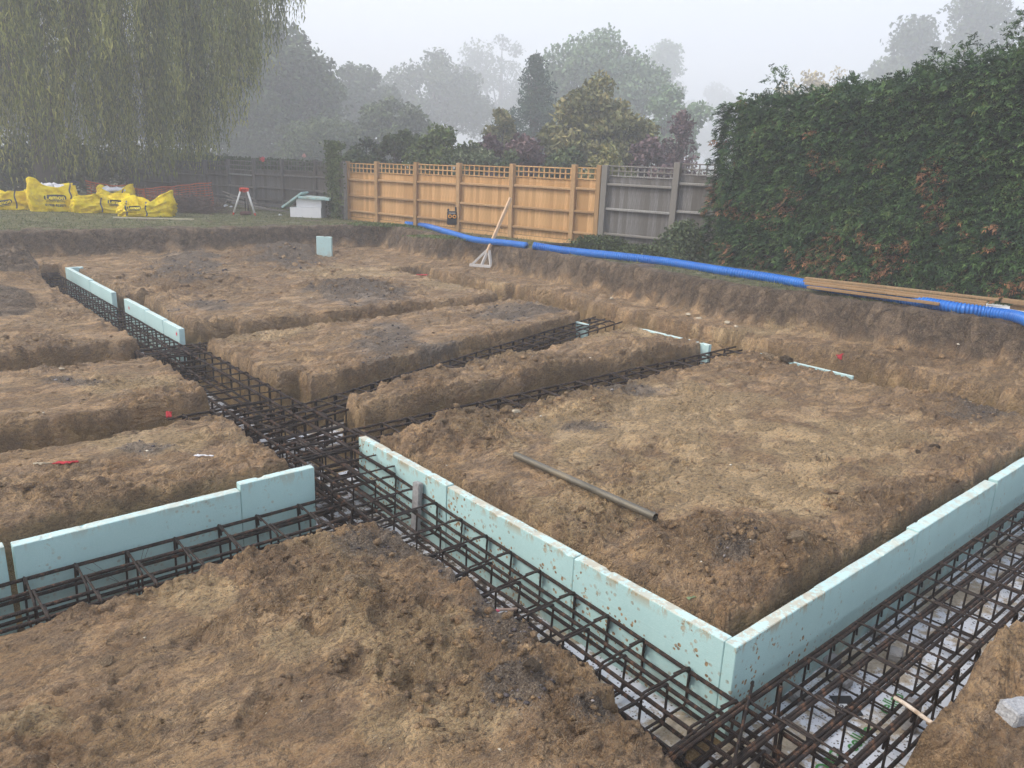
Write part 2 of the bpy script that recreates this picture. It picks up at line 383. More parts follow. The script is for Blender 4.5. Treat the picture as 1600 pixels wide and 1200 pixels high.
clay = t.ramp(t.noise(4, 6, .6, t.map((1, 1, 2.5))), [(.38, (0.159, 0.099, 0.037)), (.5, (0.233, 0.148, 0.053)), (.62, (0.329, 0.217, 0.086))])
c = t.mix(t.math('MULTIPLY', t.attr('wall'), .92), c, clay)
dkc = t.ramp(n3, [(.40, (0.074, 0.059, 0.049)), (.5, (0.159, 0.128, 0.102)), (.60, (0.360, 0.295, 0.230))])
dmask = t.ramp(t.math('ADD', t.attr('dark'), t.math('MULTIPLY', t.math('ADD', t.math('SUBTRACT', n2, .5), t.math('SUBTRACT', n3, .5)), 2.2)), [(.30, 0.0), (.85, 1.0)])
c = t.mix(t.math('MULTIPLY', dmask, .9), c, dkc)
tops = t.ramp(n2, [(.4, (.075, .05, .032)), (.5, (.155, .105, .066)), (.62, (.28, .20, .125))])
tm = t.ramp(t.math('ADD', t.attr('topsoil'), t.math('MULTIPLY', t.math('SUBTRACT', n2, .5), .8)), [(.35, 0.0), (.7, 1.0)])
c = t.mix(tm, c, tops)
gcol = t.ramp(t.noise(5, 8, .75), [(.38, (.07, .085, .03)), (.5, (.14, .17, .055)), (.62, (.27, .25, .12))])
gm = t.ramp(t.math('ADD', t.attr('grass'), t.math('MULTIPLY', t.math('SUBTRACT', n3, .5), .7)), [(.4, 0.0), (.65, 1.0)])
c = t.mix(gm, c, gcol)
sp = t.ramp(t.vor(55, 'F1'), [(.10, 1.0), (.16, 0.0)])
sel = t.ramp(t.noise(14, 3, .5), [(.60, 0.0), (.66, 1.0)])
c = t.mix(t.math('MULTIPLY', t.math('MULTIPLY', sp, sel), .6), c, (.55, .48, .38))
wl_ = t.attr('wall')
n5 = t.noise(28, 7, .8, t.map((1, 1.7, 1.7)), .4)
c = t.mix(t.math('SUBTRACT', .72, t.math('MULTIPLY', wl_, .5)), c, t.mix(t.ramp(n5, [(.425, 0.0), (.505, 1.0)]), (.14, .095, .06), c))  # crevice shade painted into the soil colour where the bump noise dips
c = t.mix(t.math('MULTIPLY', t.ramp(t.noise(120, 4, .8), [(.53, 0.0), (.62, 1.0)]), .5), c, (.68, .53, .35))
crk = t.ramp(t.vor(13, 'DISTANCE_TO_EDGE', t.map((1, 1.5, 1)), 0), [(0.0, 0.0), (.045, 1.0)])
crk2 = t.math('MULTIPLY', t.math('SUBTRACT', 1.0, crk), t.ramp(n1, [(.46, 0.0), (.58, 1.0)]))
hgt = t.math('ADD', t.math('MULTIPLY', n2, 1.1), t.math('MULTIPLY', n5, .9))
hgt = t.math('ADD', hgt, t.math('MULTIPLY', n3, .40)); hgt = t.math('ADD', hgt, t.math('MULTIPLY', t.noise(190, 4, .75), .22))
hgt = t.math('SUBTRACT', hgt, t.math('MULTIPLY', crk2, .30))
ed1 = t.n.new('ShaderNodeTexVoronoi'); ed1.feature = 'DISTANCE_TO_EDGE'; ed1.inputs['Scale'].default_value = 24
dv_ = t.n.new('ShaderNodeVectorMath'); dv_.operation = 'ADD'; nz_ = t.n.new('ShaderNodeTexNoise'); nz_.inputs['Scale'].default_value = 14; nz_.inputs['Detail'].default_value = 4
sc_ = t.n.new('ShaderNodeVectorMath'); sc_.operation = 'SCALE'; sc_.inputs['Scale'].default_value = .07; t.l(t.tc.outputs['Object'], nz_.inputs['Vector']); t.l(nz_.outputs['Color'], sc_.inputs[0]); t.l(t.tc.outputs['Object'], dv_.inputs[0]); t.l(sc_.outputs[0], dv_.inputs[1]); t.l(dv_.outputs[0], ed1.inputs['Vector'])
chip = t.ramp(ed1.outputs[0], [(0.0, 0.0), (.16, 1.0)])
ed2 = t.ramp(t.vor(62, 'DISTANCE_TO_EDGE', dv_.outputs[0]), [(0.0, 0.0), (.2, 1.0)])
rmask = t.ramp(t.math('ADD', t.math('MULTIPLY', t.attr('torn'), .45), n2), [(.44, 0.0), (.62, 1.0)])
hgt = t.math('ADD', hgt, t.math('MULTIPLY', t.math('MULTIPLY', chip, rmask), .30)); hgt = t.math('ADD', hgt, t.math('MULTIPLY', t.math('MULTIPLY', ed2, rmask), .14))
hgt = t.math('MULTIPLY', hgt, t.math('SUBTRACT', 1.0, t.math('MULTIPLY', wl_, .55)))
trod = t.ramp(t.noise(2.3, 5, .6, t.map((1, 1.6, 1)), .6), [(.44, .38), (.56, 1.15)])
hgt = t.math('MULTIPLY', hgt, t.math('MAXIMUM', trod, t.math('MULTIPLY', t.attr('torn'), 1.1)))
t.bump(hgt, 1.0, .085)
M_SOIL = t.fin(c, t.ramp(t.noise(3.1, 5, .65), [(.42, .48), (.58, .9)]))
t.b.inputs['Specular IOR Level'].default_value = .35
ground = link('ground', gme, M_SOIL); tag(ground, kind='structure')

# loose crumbs of soil and stone chips
def lumps(n, cu, cv, spread, smin, smax, seed, name, mat, flat=.65, onfloor=False):
    rg = np.random.default_rng(seed)
    u = cu + spread[0] * rg.normal(size=n); v = cv + spread[1] * rg.normal(size=n)
    z = ground_fields(u, v)[0]; s = smin + (smax - smin) * rg.random(n) ** 3
    return np.stack([u, v, z + s * .25], -1), s
ICO_V = np.array([(0, 0, 1), (.894, 0, .447), (.276, .851, .447), (-.724, .526, .447), (-.724, -.526, .447), (.276, -.851, .447),
                  (.724, .526, -.447), (-.276, .851, -.447), (-.894, 0, -.447), (-.276, -.851, -.447), (.724, -.526, -.447), (0, 0, -1)])
ICO_F = np.array([(0, 1, 2), (0, 2, 3), (0, 3, 4), (0, 4, 5), (0, 5, 1), (1, 6, 2), (2, 7, 3), (3, 8, 4), (4, 9, 5), (5, 10, 1),
                  (2, 6, 7), (3, 7, 8), (4, 8, 9), (5, 9, 10), (1, 10, 6), (6, 11, 7), (7, 11, 8), (8, 11, 9), (9, 11, 10), (10, 11, 6)])
def ico_cloud(P, s, rg, flat=.7):
    n = len(P); A = rg.random(n) * 6.283
    V = ICO_V[None] * (.65 + .7 * rg.random((n, 12, 1))) * np.stack([1 + .5 * rg.random(n), .8 + .4 * rg.random(n), flat * (.7 + .6 * rg.random(n))], -1)[:, None]
    x, y = V[..., 0] * np.cos(A)[:, None] - V[..., 1] * np.sin(A)[:, None], V[..., 0] * np.sin(A)[:, None] + V[..., 1] * np.cos(A)[:, None]
    V = np.stack([x, y, V[..., 2]], -1) * s[:, None, None] + P[:, None]
    F = ICO_F[None] + (np.arange(n) * 12)[:, None, None]
    return V.reshape(-1, 3), F.reshape(-1, 3)
t = NT('crumbled_soil'); a = t.attr('rnd')
c = t.ramp(a, [(0, (.10, .07, .045)), (.45, (.22, .15, .09)), (.8, (.32, .23, .145)), (1, (.40, .30, .195))])
c = t.mix(.35, c, t.ramp(t.noise(60, 4, .7), [(.3, (.06, .045, .035)), (.7, (.38, .28, .17))]))
t.bump(t.noise(120, 4, .7), .8, .005); M_CRUMB = t.fin(c, .9)
t = NT('dark_gravel_crumb'); c = t.ramp(t.attr('rnd'), [(0, (.03, .026, .027)), (.7, (.12, .10, .10)), (1, (.30, .27, .25))]); M_GRAVEL = t.fin(c, .75)
t = NT('chalk_chip'); c = t.ramp(t.attr('rnd'), [(0, (.45, .38, .27)), (1, (.75, .68, .56))]); M_CHALK = t.fin(c, .85)
rg = np.random.default_rng(3)
def scatter(n, smin, smax, pw, sel):
    """points thrown over the dug ground, kept where sel(u, v, fields) allows"""
    us, vs = [], []
    # denser close to the camera
    r = 1.6 + 17 * rg.random(n * 3) ** 1.9; a = np.radians(-48 + 96 * rg.random(n * 3)) + math.atan2(FS[1], FS[0])
    u, v = CU + r * np.cos(a), CV + r * np.sin(a)
    f = ground_fields(u, v); k = sel(u, v, f); u, v, z = u[k][:n], v[k][:n], f[0][k][:n]
    s = smin + (smax - smin) * rg.random(len(u)) ** pw
    s *= .6 + .07 * np.hypot(u - CU, v - CV)
    return np.stack([u, v, z + s * .2], -1), s
P1, s1 = scatter(11000, .003, .015, 3.2, lambda u, v, f: (pit_d(u, v) > .15) & (trench_d(u, v) < -.0) & (fbm(u * 1.7, v * 1.7, 12, 3) + .8 * sstep(-.3, -.02, trench_d(u, v)) > .1))
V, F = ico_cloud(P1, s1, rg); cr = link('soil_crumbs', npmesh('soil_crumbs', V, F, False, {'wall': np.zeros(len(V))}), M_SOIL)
tag(cr, 'loose brown crumbs of soil scattered over the dug ground', kind='stuff')
P1, s1 = scatter(4200, .008, .036, 2.4, lambda u, v, f: (f[6] > .35) & (pit_d(u, v) > .2) & (trench_d(u, v) < -.02))
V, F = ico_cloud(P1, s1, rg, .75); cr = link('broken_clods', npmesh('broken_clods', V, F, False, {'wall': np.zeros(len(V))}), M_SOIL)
tag(cr, 'small broken clods strewn where the soil was torn', kind='stuff')
P1, s1 = scatter(7000, .004, .016, 2.5, lambda u, v, f: f[2] > .45)
V, F = ico_cloud(P1, s1, rg); cr = link('dark_gravel', npmesh('dark_gravel', V, F, False, {'rnd': np.repeat(rg.random(len(P1)) ** 2, 12)}), M_GRAVEL)
tag(cr, 'dark grey gravelly crumbs lying in patches on the dug ground', kind='stuff')
P1, s1 = scatter(200, .003, .012, 3, lambda u, v, f: (pit_d(u, v) > .0) & (trench_d(u, v) < .0))
V, F = ico_cloud(P1, s1, rg, .5); cr = link('chalk_chips', npmesh('chalk_chips', V, F, False, {'rnd': np.repeat(rg.random(len(P1)), 12)}), M_CHALK)
tag(cr, 'small pale chips of chalk and stone on the dug ground', kind='stuff')


# straw, roots and twig bits pressed into the surface
P1, s1 = scatter(1100, .02, .07, 2.0, lambda u, v, f: (pit_d(u, v) > .1) & (trench_d(u, v) < -.03))
mb = MB(); g_ = random.Random(6)
for p_, s_ in zip(P1, s1):
    a_ = g_.random() * 6.28; d_ = Vector((math.cos(a_), math.sin(a_), g_.uniform(-.15, .25))) * float(s_) * .6; k_ = Vector((g_.gauss(0, .1), g_.gauss(0, .1), .05)) * float(s_)
    c_ = Vector((float(p_[0]), float(p_[1]), float(p_[2]) - float(s_) * .2 + .003)); mb.tube([c_ - d_, c_ + k_, c_ + d_], .0011, 3, cap=False)
tag(mb.build('straw_bits', plain('straw', (.30, .22, .13), .9, .6, 3)), 'bits of straw, root and twig lying on the dug ground', kind='stuff')
# big individual clods
def clod(x, y, s, label, seed, mat=None, z=0.0, flat=.7, yaw=0.0):
    p = at(x, y, z); g = np.random.default_rng(seed)
    me = bpy.data.meshes.new('soil_clod')
    import bmesh
    bm = bmesh.new(); bmesh.ops.create_icosphere(bm, subdivisions=4, radius=1.0)
    for q in bm.verts:
        c = q.co
        k = 1 + .35 * float(fbm(c.x * 1.4 + seed, c.y * 1.4 + c.z, seed, 3)) + .22 * float(fbm(c.x * 3 + c.z * 2, c.y * 3 - c.z * 2, seed + 9, 3, True))
        q.co = Vector((c.x * k * 1.2, c.y * k * .95, c.z * k))
    for _ in range(13):      # broken faces
        nn = Vector(g.normal(size=3)).normalized(); dd = .45 + .38 * g.random()
        for q in bm.verts:
            h_ = q.co.dot(nn) - dd
            if h_ > 0: q.co -= nn * h_ * .93
    for q in bm.verts:
        q.co *= 1 + .05 * float(fbm(q.co.x * 6 + seed, q.co.y * 6 - q.co.z * 5, seed + 20, 2, True)); q.co.z *= flat
    bm.to_mesh(me); bm.free()
    o = link('soil_clod', me, mat or M_CLOD, None, (p[0], p[1], gz(p[0], p[1]) + s * flat * .45), (0, 0, yaw)); o.scale = (s, s, s)
    return tag(o, label, 'soil clod')
t = NT('clod_soil'); c = t.ramp(t.noise(3.5, 6, .7), [(.38, (.20, .14, .085)), (.5, (.38, .27, .165)), (.62, (.56, .42, .27))]); t.bump(t.noise(9, 6, .7), 1.0, .12); M_CLOD = t.fin(c, .9)
t = NT('dark_clod_soil'); c = t.ramp(t.noise(3.5, 6, .7), [(.3, (.07, .05, .034)), (.55, (.17, .12, .075)), (.8, (.30, .22, .13))]); t.bump(t.noise(9, 6, .7), 1.0, .12); M_CLOD2 = t.fin(c, .9)
clod(1455, 707, .055, 'dark upright clod alone on the flat soil near the right edge', 1, M_CLOD2)
clod(1435, 710, .04, 'small dark clod touching the left of the upright clod at right', 2, M_CLOD2)
clod(1228, 568, .10, 'large dark clod at the edge of the right hand soil block', 3, M_CLOD2, flat=.55)
clod(1200, 566, .085, 'tan clod just left of the large dark clod beside the white strip', 4)
clod(908, 527, .10, 'squat grey-brown clod on the soil ridge above the rebar', 5, flat=.9)
clod(168, 1034, .035, 'ochre clod alone on the near soil at lower left', 6, flat=.8)
clod(110, 950, .05, 'torn dark clod on the rim beside the left rebar cage', 7, M_CLOD2, flat=.6)
clod(555, 940, .06, 'big fractured ochre clod on the near soil by the dark crumbs', 8, flat=.55)
clod(1190, 832, .05, 'ragged pointed clod near the end of the metal pipe', 9)
clod(1240, 880, .065, 'broad clod in the inner corner behind the foam boards', 10, flat=.6)
clod(1155, 845, .045, 'rounded tan clod right of the end of the metal pipe', 11)
clod(735, 668, .055, 'pale crumbly clod on the heap right of the trench junction', 12)
clod(690, 680, .05, 'greyish clod at the left foot of the crumbly heap', 13)
clod(830, 1075, .04, 'dark stony clod on the near soil beside the long rebar cage', 14, M_CLOD2)
# ------------------------------------------------------------------ materials of the works
t = NT('rusty_steel')
n = t.noise(22, 6, .7); r = t.info()
rib = t.n.new('ShaderNodeTexWave'); rib.wave_type = 'BANDS'; rib.bands_direction = 'X'; rib.inputs['Scale'].default_value = 38; rib.inputs['Distortion'].default_value = .4
t.l(t.map((1, 0.4, 0)), rib.inputs[0])
c = t.ramp(n, [(.38, (.012, .009, .008)), (.52, (.028, .019, .015)), (.57, (.075, .042, .028)), (.64, (.17, .085, .045))])
c = t.mix(t.math('MULTIPLY', r, .35), c, (.055, .036, .028))
t.bump(rib.outputs[1], .8, .004); M_BAR = t.fin(c, .62, .25)
t = NT('rusty_stirrup_steel'); n = t.noise(30, 5, .7)
c = t.ramp(n, [(.4, (.013, .010, .009)), (.54, (.028, .02, .016)), (.64, (.08, .048, .032))]); c = t.mix(t.math('MULTIPLY', t.info(), .3), c, (.05, .034, .027))
M_STIR = t.fin(c, .6, .25)
def foam_mat(name, base, mud, pale=(.62, .74, .72)):
    t = NT(name)
    nv = t.map((1, 1, 1)); a = t.noise(2.2, 5, .6)
    lo = tuple(x * .93 for x in base); hi = tuple(min(.9, x * 1.05) for x in base)
    c = t.ramp(a, [(.3, lo), (.7, hi)])
    c = t.mix(t.math('MULTIPLY', t.ramp(t.noise(90, 3, .6), [(.45, 0.0), (.7, 1.0)]), .18), c, pale)
    # mud spatter: individual spots, denser in drifts
    sp = t.ramp(t.math('ADD', t.vor(26, 'F1'), t.math('MULTIPLY', t.noise(60, 3, .6), .35)), [(.44, 1.0), (.48, 0.0)])
    den = t.ramp(t.noise(3.1, 4, .6), [(.52 - .10 * mud, 0.0), (.60 - .08 * mud, 1.0)])
    m1 = t.math('MULTIPLY', sp, den)
    sp2 = t.ramp(t.noise(13, 6, .72), [(.61 - .03 * mud, 0.0), (.63 - .03 * mud, 1.0)])
    m2 = t.math('MULTIPLY', sp2, t.ramp(t.noise(1.9, 3, .5), [(.5, 0.0), (.6, 1.0)]))
    mudc = t.ramp(t.noise(40, 4, .6), [(.4, (.16, .10, .05)), (.6, (.40, .28, .15))])
    c = t.mix(t.math('MULTIPLY', t.math('MAXIMUM', m1, m2), min(1, mud)), c, mudc)
    # brown film and grit on the upper face
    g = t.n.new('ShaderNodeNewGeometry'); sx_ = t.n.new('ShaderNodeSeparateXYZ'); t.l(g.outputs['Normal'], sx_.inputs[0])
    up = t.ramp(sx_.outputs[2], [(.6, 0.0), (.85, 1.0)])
    film = t.ramp(t.noise(7, 7, .75), [(.47, 0.0), (.53, 1.0)])
    c = t.mix(t.math('MULTIPLY', t.math('MULTIPLY', up, film), .30 + .5 * mud if mud < 1 else .85), c, t.ramp(t.noise(30, 4, .6), [(.4, (.30, .19, .08)), (.6, (.58, .46, .28))]))
    dn2 = t.n.new('ShaderNodeSeparateXYZ'); t.l(t.tc.outputs['Object'], dn2.inputs[0])
    edge = t.math('MULTIPLY', t.ramp(dn2.outputs[2], [(.50, 0.0), (.57, 1.0)]), t.ramp(t.noise(9, 6, .75, t.map((1, 1, .35))), [(.51 - .02 * mud, 0.0), (.54 - .02 * mud, 1.0)]))
    c = t.mix(t.math('MULTIPLY', edge, .75 * mud), c, (.36, .24, .11))
    low = t.math('MULTIPLY', t.ramp(dn2.outputs[2], [(.05, 1.0), (.25, 0.0)]), t.ramp(t.noise(6, 6, .7), [(.45, 0.0), (.6, 1.0)])); c = t.mix(t.math('MULTIPLY', low, .5), c, (.36, .29, .20))
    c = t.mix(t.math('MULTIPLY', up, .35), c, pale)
    st = t.noise(30, 4, .6, t.map((.12, .12, 3.0)))
    h = t.math('ADD', t.math('MULTIPLY', t.vor(190, 'F1'), .5), t.math('MULTIPLY', st, 1.0)); t.bump(h, .35, .004)
    return t.fin(c, .75)
M_TEAL = foam_mat('teal_foam', (.40, .60, .585), .42)
M_TEALM = foam_mat('teal_foam_muddy', (.395, .585, .565), 1.0)
t = NT('white_foam_sheet')
a = t.noise(3, 6, .65); c = t.ramp(a, [(.3, (.62, .65, .70)), (.7, (.74, .76, .80))])
sp = t.ramp(t.math('ADD', t.vor(42, 'F1'), t.math('MULTIPLY', t.noise(90, 3, .6), .4)), [(.43, 1.0), (.47, 0.0)])
c = t.mix(t.math('MULTIPLY', sp, .92), c, (.06, .05, .045))
md = t.ramp(t.noise(2.4, 8, .74), [(.49, 0.0), (.54, 1.0)]); c = t.mix(t.math('MULTIPLY', md, .85), c, t.ramp(t.noise(25, 5, .7), [(.3, (.20, .13, .06)), (.7, (.52, .42, .27))]))
t.bump(t.noise(60, 5, .7), .5, .006); M_WSHEET = t.fin(c, .7)
t = NT('muddy_white_sheet'); c = t.ramp(t.noise(16, 7, .75), [(.44, (.07, .055, .045)), (.49, (.30, .24, .17)), (.52, (.60, .60, .62)), (.6, (.70, .71, .74))]); t.bump(t.noise(30, 5, .7), .8, .02); M_WMUD = t.fin(c, .75)
M_GREEN = plain('green_print', (.06, .24, .06), .7); M_BLACK = plain('black_print', (.03, .03, .03), .6); M_LABEL = plain('white_label', (.75, .75, .75), .6, .03)
M_CONC = plain('grey_concrete', (.30, .29, .28), .9, .25, 30, bump=.8)
M_CONCL = plain('pale_concrete_block', (.40, .40, .40), .95, .3, 90, bump=1.0)

# ------------------------------------------------------------------ rebar cages
_cache = {}
def bar_mesh(L, r):
    k = ('b', round(L, 2), r)
    if k not in _cache:
        n = 10 if L > .5 else 2
        g = random.Random(int(L * 100)); pts = [(L * i / n, .004 * g.uniform(-1, 1), .004 * g.uniform(-1, 1)) for i in range(n + 1)]
        _cache[k] = MB().tube(pts, r, 8).mesh('bar', True)
    return _cache[k]
def stirrup_mesh(w, h, r, tail=True):
    k = ('s', round(w, 3), round(h, 3), r, tail)
    if k not in _cache:
        R = .022; P = []
        for (cy, cz, a0) in ((w - R, -R, 90), (w - R, -h + R, 0), (R, -h + R, -90), (R, -R, -180)):
            for a in (a0, a0 - 30, a0 - 60, a0 - 90):
                P.append((0, cy + R * math.cos(math.radians(a)), cz + R * math.sin(math.radians(a))))
        # start with a hooked tail that turns down inside the corner, finish lapping over the start
        P = [(.011, w - .012, -.085), (.011, w - .008, -.03), (.009, w - .022, -.004)][::-1][::-1] + [(0.004, w - .06, 0.0)] + P[0:0] + [(0.0, R, 0.0)] + P[12:][::-1] + P[8:12][::-1] + P[4:8][::-1] + P[0:4][::-1] + [(-.008, w - .12, .001)]
        _cache[k] = MB().tube(P, r, 6).mesh('stirrup', True)
    return _cache[k]
def cage(label, x, y, rz, L, Wd, stations, ztop, zbot, name='rebar_cage', rows=(), rb=.0120, rs=.0074, double=False, lines=4, seed=1, tilt=0.0, group=None, single=False):
    g = random.Random(seed)
    e = empty(name, (x, y, ztop), rz); e.rotation_euler = (0, -tilt, rz); tag(e, label, 'rebar cage', group)
    H = ztop - zbot
    ys = [Wd * (i / (lines - 1)) for i in range(lines)]
    def bar(yy, zz_, x0=0.0, LL=None, r=rb):
        LL = LL or L
        o = link('bar', bar_mesh(LL, r), M_BAR, e, (x0 + g.uniform(-.03, .03), yy + g.uniform(-.006, .006), zz_ + g.uniform(-.004, .004)), (g.random() * .4, g.uniform(-.002, .002), g.uniform(-.004, .004)))
        return o
    for i, yy in enumerate(ys):
        q = yy + (.014 if i == 0 else -.014 if i == lines - 1 else g.uniform(-.02, .02))
        bar(q, -.012)
        if double: bar(q + .021, -.013)
        bar(q, -H + .012)
    for zr in rows:
        bar(.016, -H * zr); bar(Wd - .016, -H * zr)
    wA = Wd * .66
    for i, sx_ in enumerate(stations):
        j = g.uniform(-.012, .012)
        if single:
            for q_ in range(1 if i % 2 else 2): link('stirrup', stirrup_mesh(Wd, H, rs), M_STIR, e, (sx_ + j + .021 * q_, 0, 0.002 + g.uniform(-.004, .004)), (g.uniform(-.012, .012), g.uniform(-.04, .04), g.uniform(-.035, .035)))
            continue
        a = link('stirrup', stirrup_mesh(wA, H, rs), M_STIR, e, (sx_ + j, Wd - wA, 0.002 + g.uniform(-.003, .003)), (g.uniform(-.012, .012), g.uniform(-.05, .05), g.uniform(-.05, .05)))
        b = link('stirrup', stirrup_mesh(wA, H, rs), M_STIR, e, (sx_ + j + .020, wA, 0.004), (g.uniform(-.012, .012), g.uniform(-.04, .04), math.pi + g.uniform(-.05, .05)))
        b.location = (sx_ + j + .022, wA, 0.004)
    return e
ar = np.arange
# long trench, near half (runs beside the long run of boards)
cage('long rebar cage beside the muddy teal boards, from the front corner to the trench junction', -.045, -1.2, math.pi / 2, 5.0, .56, list(ar(.83, 4.4, .285)), -.31, -.555, rows=(.5,), seed=3, tilt=.042)
# junction and middle length
cage('rebar cage of the middle trench between the junction and the far pale boards', .13, 3.0, math.pi / 2, 4.9, .70, list(ar(.10, 4.85, .265)), -.075, -.42, rows=(.5,), seed=5, rb=.0135, rs=.0072, single=True)
cage('far dense rebar cage running past the two distant pale teal board runs', .04, 7.6, math.pi / 2, 7.2, .58, list(ar(.1, 7.1, .18)), -.12, -.48, rows=(.33, .66), seed=7, single=True)
# front right trench
cage('wide rebar cage with doubled bars over the white printed sheets at the front right', -.72, -.70, 0, 6.6, .56, list(ar(.66, 6.5, .285)), -.225, -.50, rows=(.5,), seed=9, double=True, rb=.0108, rs=.0070)
# left trench
cage('rebar cage in front of the clean teal boards at the left', -4.2, 2.60, 0, 3.75, .56, [i * .29 + .16 for i in range(12)], -.20, -.48, rows=(.5,), seed=11)
# cross trenches
cage('narrow rebar cage between the big soil block and the long ridge', -.60, 3.64, 0, 6.6, .44, list(ar(.2, 6.5, .28)), -.085, -.40, rows=(.5,), seed=13, single=True)
cage('rebar cage rising up the slanting trench behind the long soil ridge', -.55, 4.41, math.atan(.275), 6.9, .44, list(ar(.2, 6.8, .27)), -.11, -.42, rows=(.5,), seed=15, single=True)
cage('short rebar stub poking from the left trench under the red ribbon bank', -.98, 4.99, 0, .90, .44, [.10, .36, .62, .88], -.13, -.42, rows=(.5,), seed=17)
cage('short rebar stub turning right at the near end of the far board run', -.45, 7.72, 0, 1.15, .46, [.2, .46, .72, .98], -.14, -.48, rows=(.35, .7), seed=19)
cage('small distant rebar cage across the far left end of the long trench', -2.6, 14.70, 0, 2.7, .46, list(ar(.1, 2.6, .22)), -.14, -.48, rows=(.5,), seed=21)
# crossed tie wires in the left cage, as parts of it
lc = [o for o in bpy.data.objects if 'clean teal boards at the left' in o.get('label', '')][0]
for (p_, q_) in [((1.95, .50, -.02), (2.35, .03, -.27)), ((2.33, .52, 0), (1.98, .05, -.28)), ((2.0, .54, -.02), (2.2, .25, -.26)), ((2.30, .54, -.02), (2.12, .3, -.27))]:
    MB().tube([p_, tuple((a_ + b_) / 2 + .008 for a_, b_ in zip(p_, q_)), q_], .0014, 4).build('tie_wire', M_STIR, lc)
# spare bars
def loose_bar(p, q, r, label, mat=M_BAR, name='loose_bar', cat='steel bar'):
    p, q = Vector(p), Vector(q); d = q - p
    o = link(name, MB().tube([(d.length * i / 6, 0, .003 * math.sin(i)) for i in range(7)], r, 8).mesh(name, True), mat)
    o.location = p; o.rotation_euler = d.to_track_quat('X', 'Z').to_euler(); return tag(o, label, cat)
loose_bar(at(400, 1180, -.22) * 0 + np.array([-.62, -.42, -.21]), (.05, -.10, -.195), .0075, 'rusty tie bar laid slantwise over the cages at the front corner')
loose_bar((-2.62, 2.63, -.30), (-2.20, 2.66, -.29), .009, 'short spare bar lying in the left rebar cage')
loose_bar((.02, -.28, -.52), (.03, -.26, -.12), .009, 'upright bar stub standing at the front corner by the boards')
loose_bar((-.05, -.34, -.50), (-.04, -.33, -.22), .009, 'shorter upright bar stub left of the front corner')
loose_bar((-.72, 1.02, -.06), (-.47, 1.12, -.19), .008, 'wooden marking stick with a pink tip on the edge of the near soil', plain('stick_wood', (.40, .27, .20), .8), 'marker_stick', 'marking stick')
pk = MB().tube([(-.002, 0, 0), (.05, 0, 0)], .0092, 8).build('pink_tip', plain('pink_paint', (.62, .07, .12), .5), bpy.data.objects['marker_stick'])

# ------------------------------------------------------------------ foam boards standing in the trenches
import bmesh
def foam(label, p, L, H, T, mat, rz=0.0, seed=0, group=None, lean=0.0, parent=None, name='foam_board', pitch=0.0, cat='insulation board'):
    """p = lower corner; length along local x, thickness along local y (towards +y)"""
    bm = bmesh.new()
    nx_, nz_ = max(2, int(L / .06)), max(2, int(H / .06))
    k = max(nx_, nz_)
    MB_ = MB().box((L / 2, T / 2, H / 2), (L, T, H)); me = MB_.mesh('t'); bm.from_mesh(me); bpy.data.meshes.remove(me)
    bmesh.ops.bevel(bm, geom=bm.edges[:], offset=.004, segments=1, affect='EDGES')
    # slices along the length so the upper edge can wander a little
    NS = min(60, int(L / .022))
    for i in range(1, NS):
        g = bm.verts[:] + bm.edges[:] + bm.faces[:]
        bmesh.ops.bisect_plane(bm, geom=g, plane_co=(L * i / NS, 0, 0), plane_no=(1, 0, 0))
    for q in bm.verts:
        if q.co.z > H - .02:
            q.co.z += .0025 * float(fbm(q.co.x * 12 + seed, q.co.y * 20, seed, 3)) - (.010 if float(vn(q.co.x * 9 + seed * 3, q.co.y * 30, seed)) > .60 else 0)
        q.co.y += .0025 * float(vn(q.co.x * 4 + seed, q.co.z * 4, seed + 3))
    me = bpy.data.meshes.new(name); bm.to_mesh(me); bm.free()
    o = link(name, me, mat, parent, p, (pitch, lean, rz))
    if parent is None: tag(o, label, cat, group)
    return o
G1 = 'muddy boards along the long trench'
HB = .57
hp_ = math.pi / 2
# long run on x = 0 (thickness towards -x, length along +y)
foam('muddy teal board meeting the front corner of the trench', (.035, .036, -HB), 1.07, HB, .07, M_TEALM, hp_, 1, G1)
foam('muddy teal board in the middle of the three beside the long cage', (.040, 1.112, -HB - .004), 1.29, HB, .07, M_TEALM, hp_, 2, G1)
foam('muddy teal board with brown scratches, the far end of the three beside the long cage', (.037, 2.408, -HB), 1.24, HB + .004, .07, M_TEALM, hp_, 3, G1)
G2 = 'boards along the right trench'
foam('short teal board with a brown-stained top, right arm of the front corner', (-.035, -.036, -HB), .87, HB, .07, M_TEALM, 0, 4, G2)
foam('teal board with dark smears next to the brown-stained corner board', (.842, -.030, -HB), 1.22, HB - .004, .072, M_TEAL, 0, 5, G2)
foam('doubled teal board with a notch on its top, half way up the right trench', (2.068, -.030, -HB), 1.38, HB + .004, .085, M_TEAL, 0, 6, G2)
foam('teal board touching the right edge of the picture', (3.478, -.028, -HB), 1.2, HB + .018, .07, M_TEAL, 0, 7, G2)
foam('hidden teal board continuing out of the picture at the right', (4.684, -.028, -HB), 1.2, HB + .01, .07, M_TEAL, 0, 8, G2)
G3 = 'clean boards along the left trench'
foam('taller clean teal board with a torn end by the trench junction', (-1.225, 3.195, -HB), .56, HB + .035, .07, M_TEAL, 0, 9, G3)
foam('long clean teal board behind the left rebar cage', (-2.595, 3.19, -HB), 1.365, HB - .008, .075, M_TEAL, 0, 10, G3)
foam('clean teal board beyond the dark gap at the left edge', (-3.85, 3.195, -HB), 1.215, HB + .005, .07, M_TEAL, 0, 11, G3)
G4 = 'pale boards of the far runs'
M_TEALF = foam_mat('pale_teal_foam', (.44, .62, .61), .2)
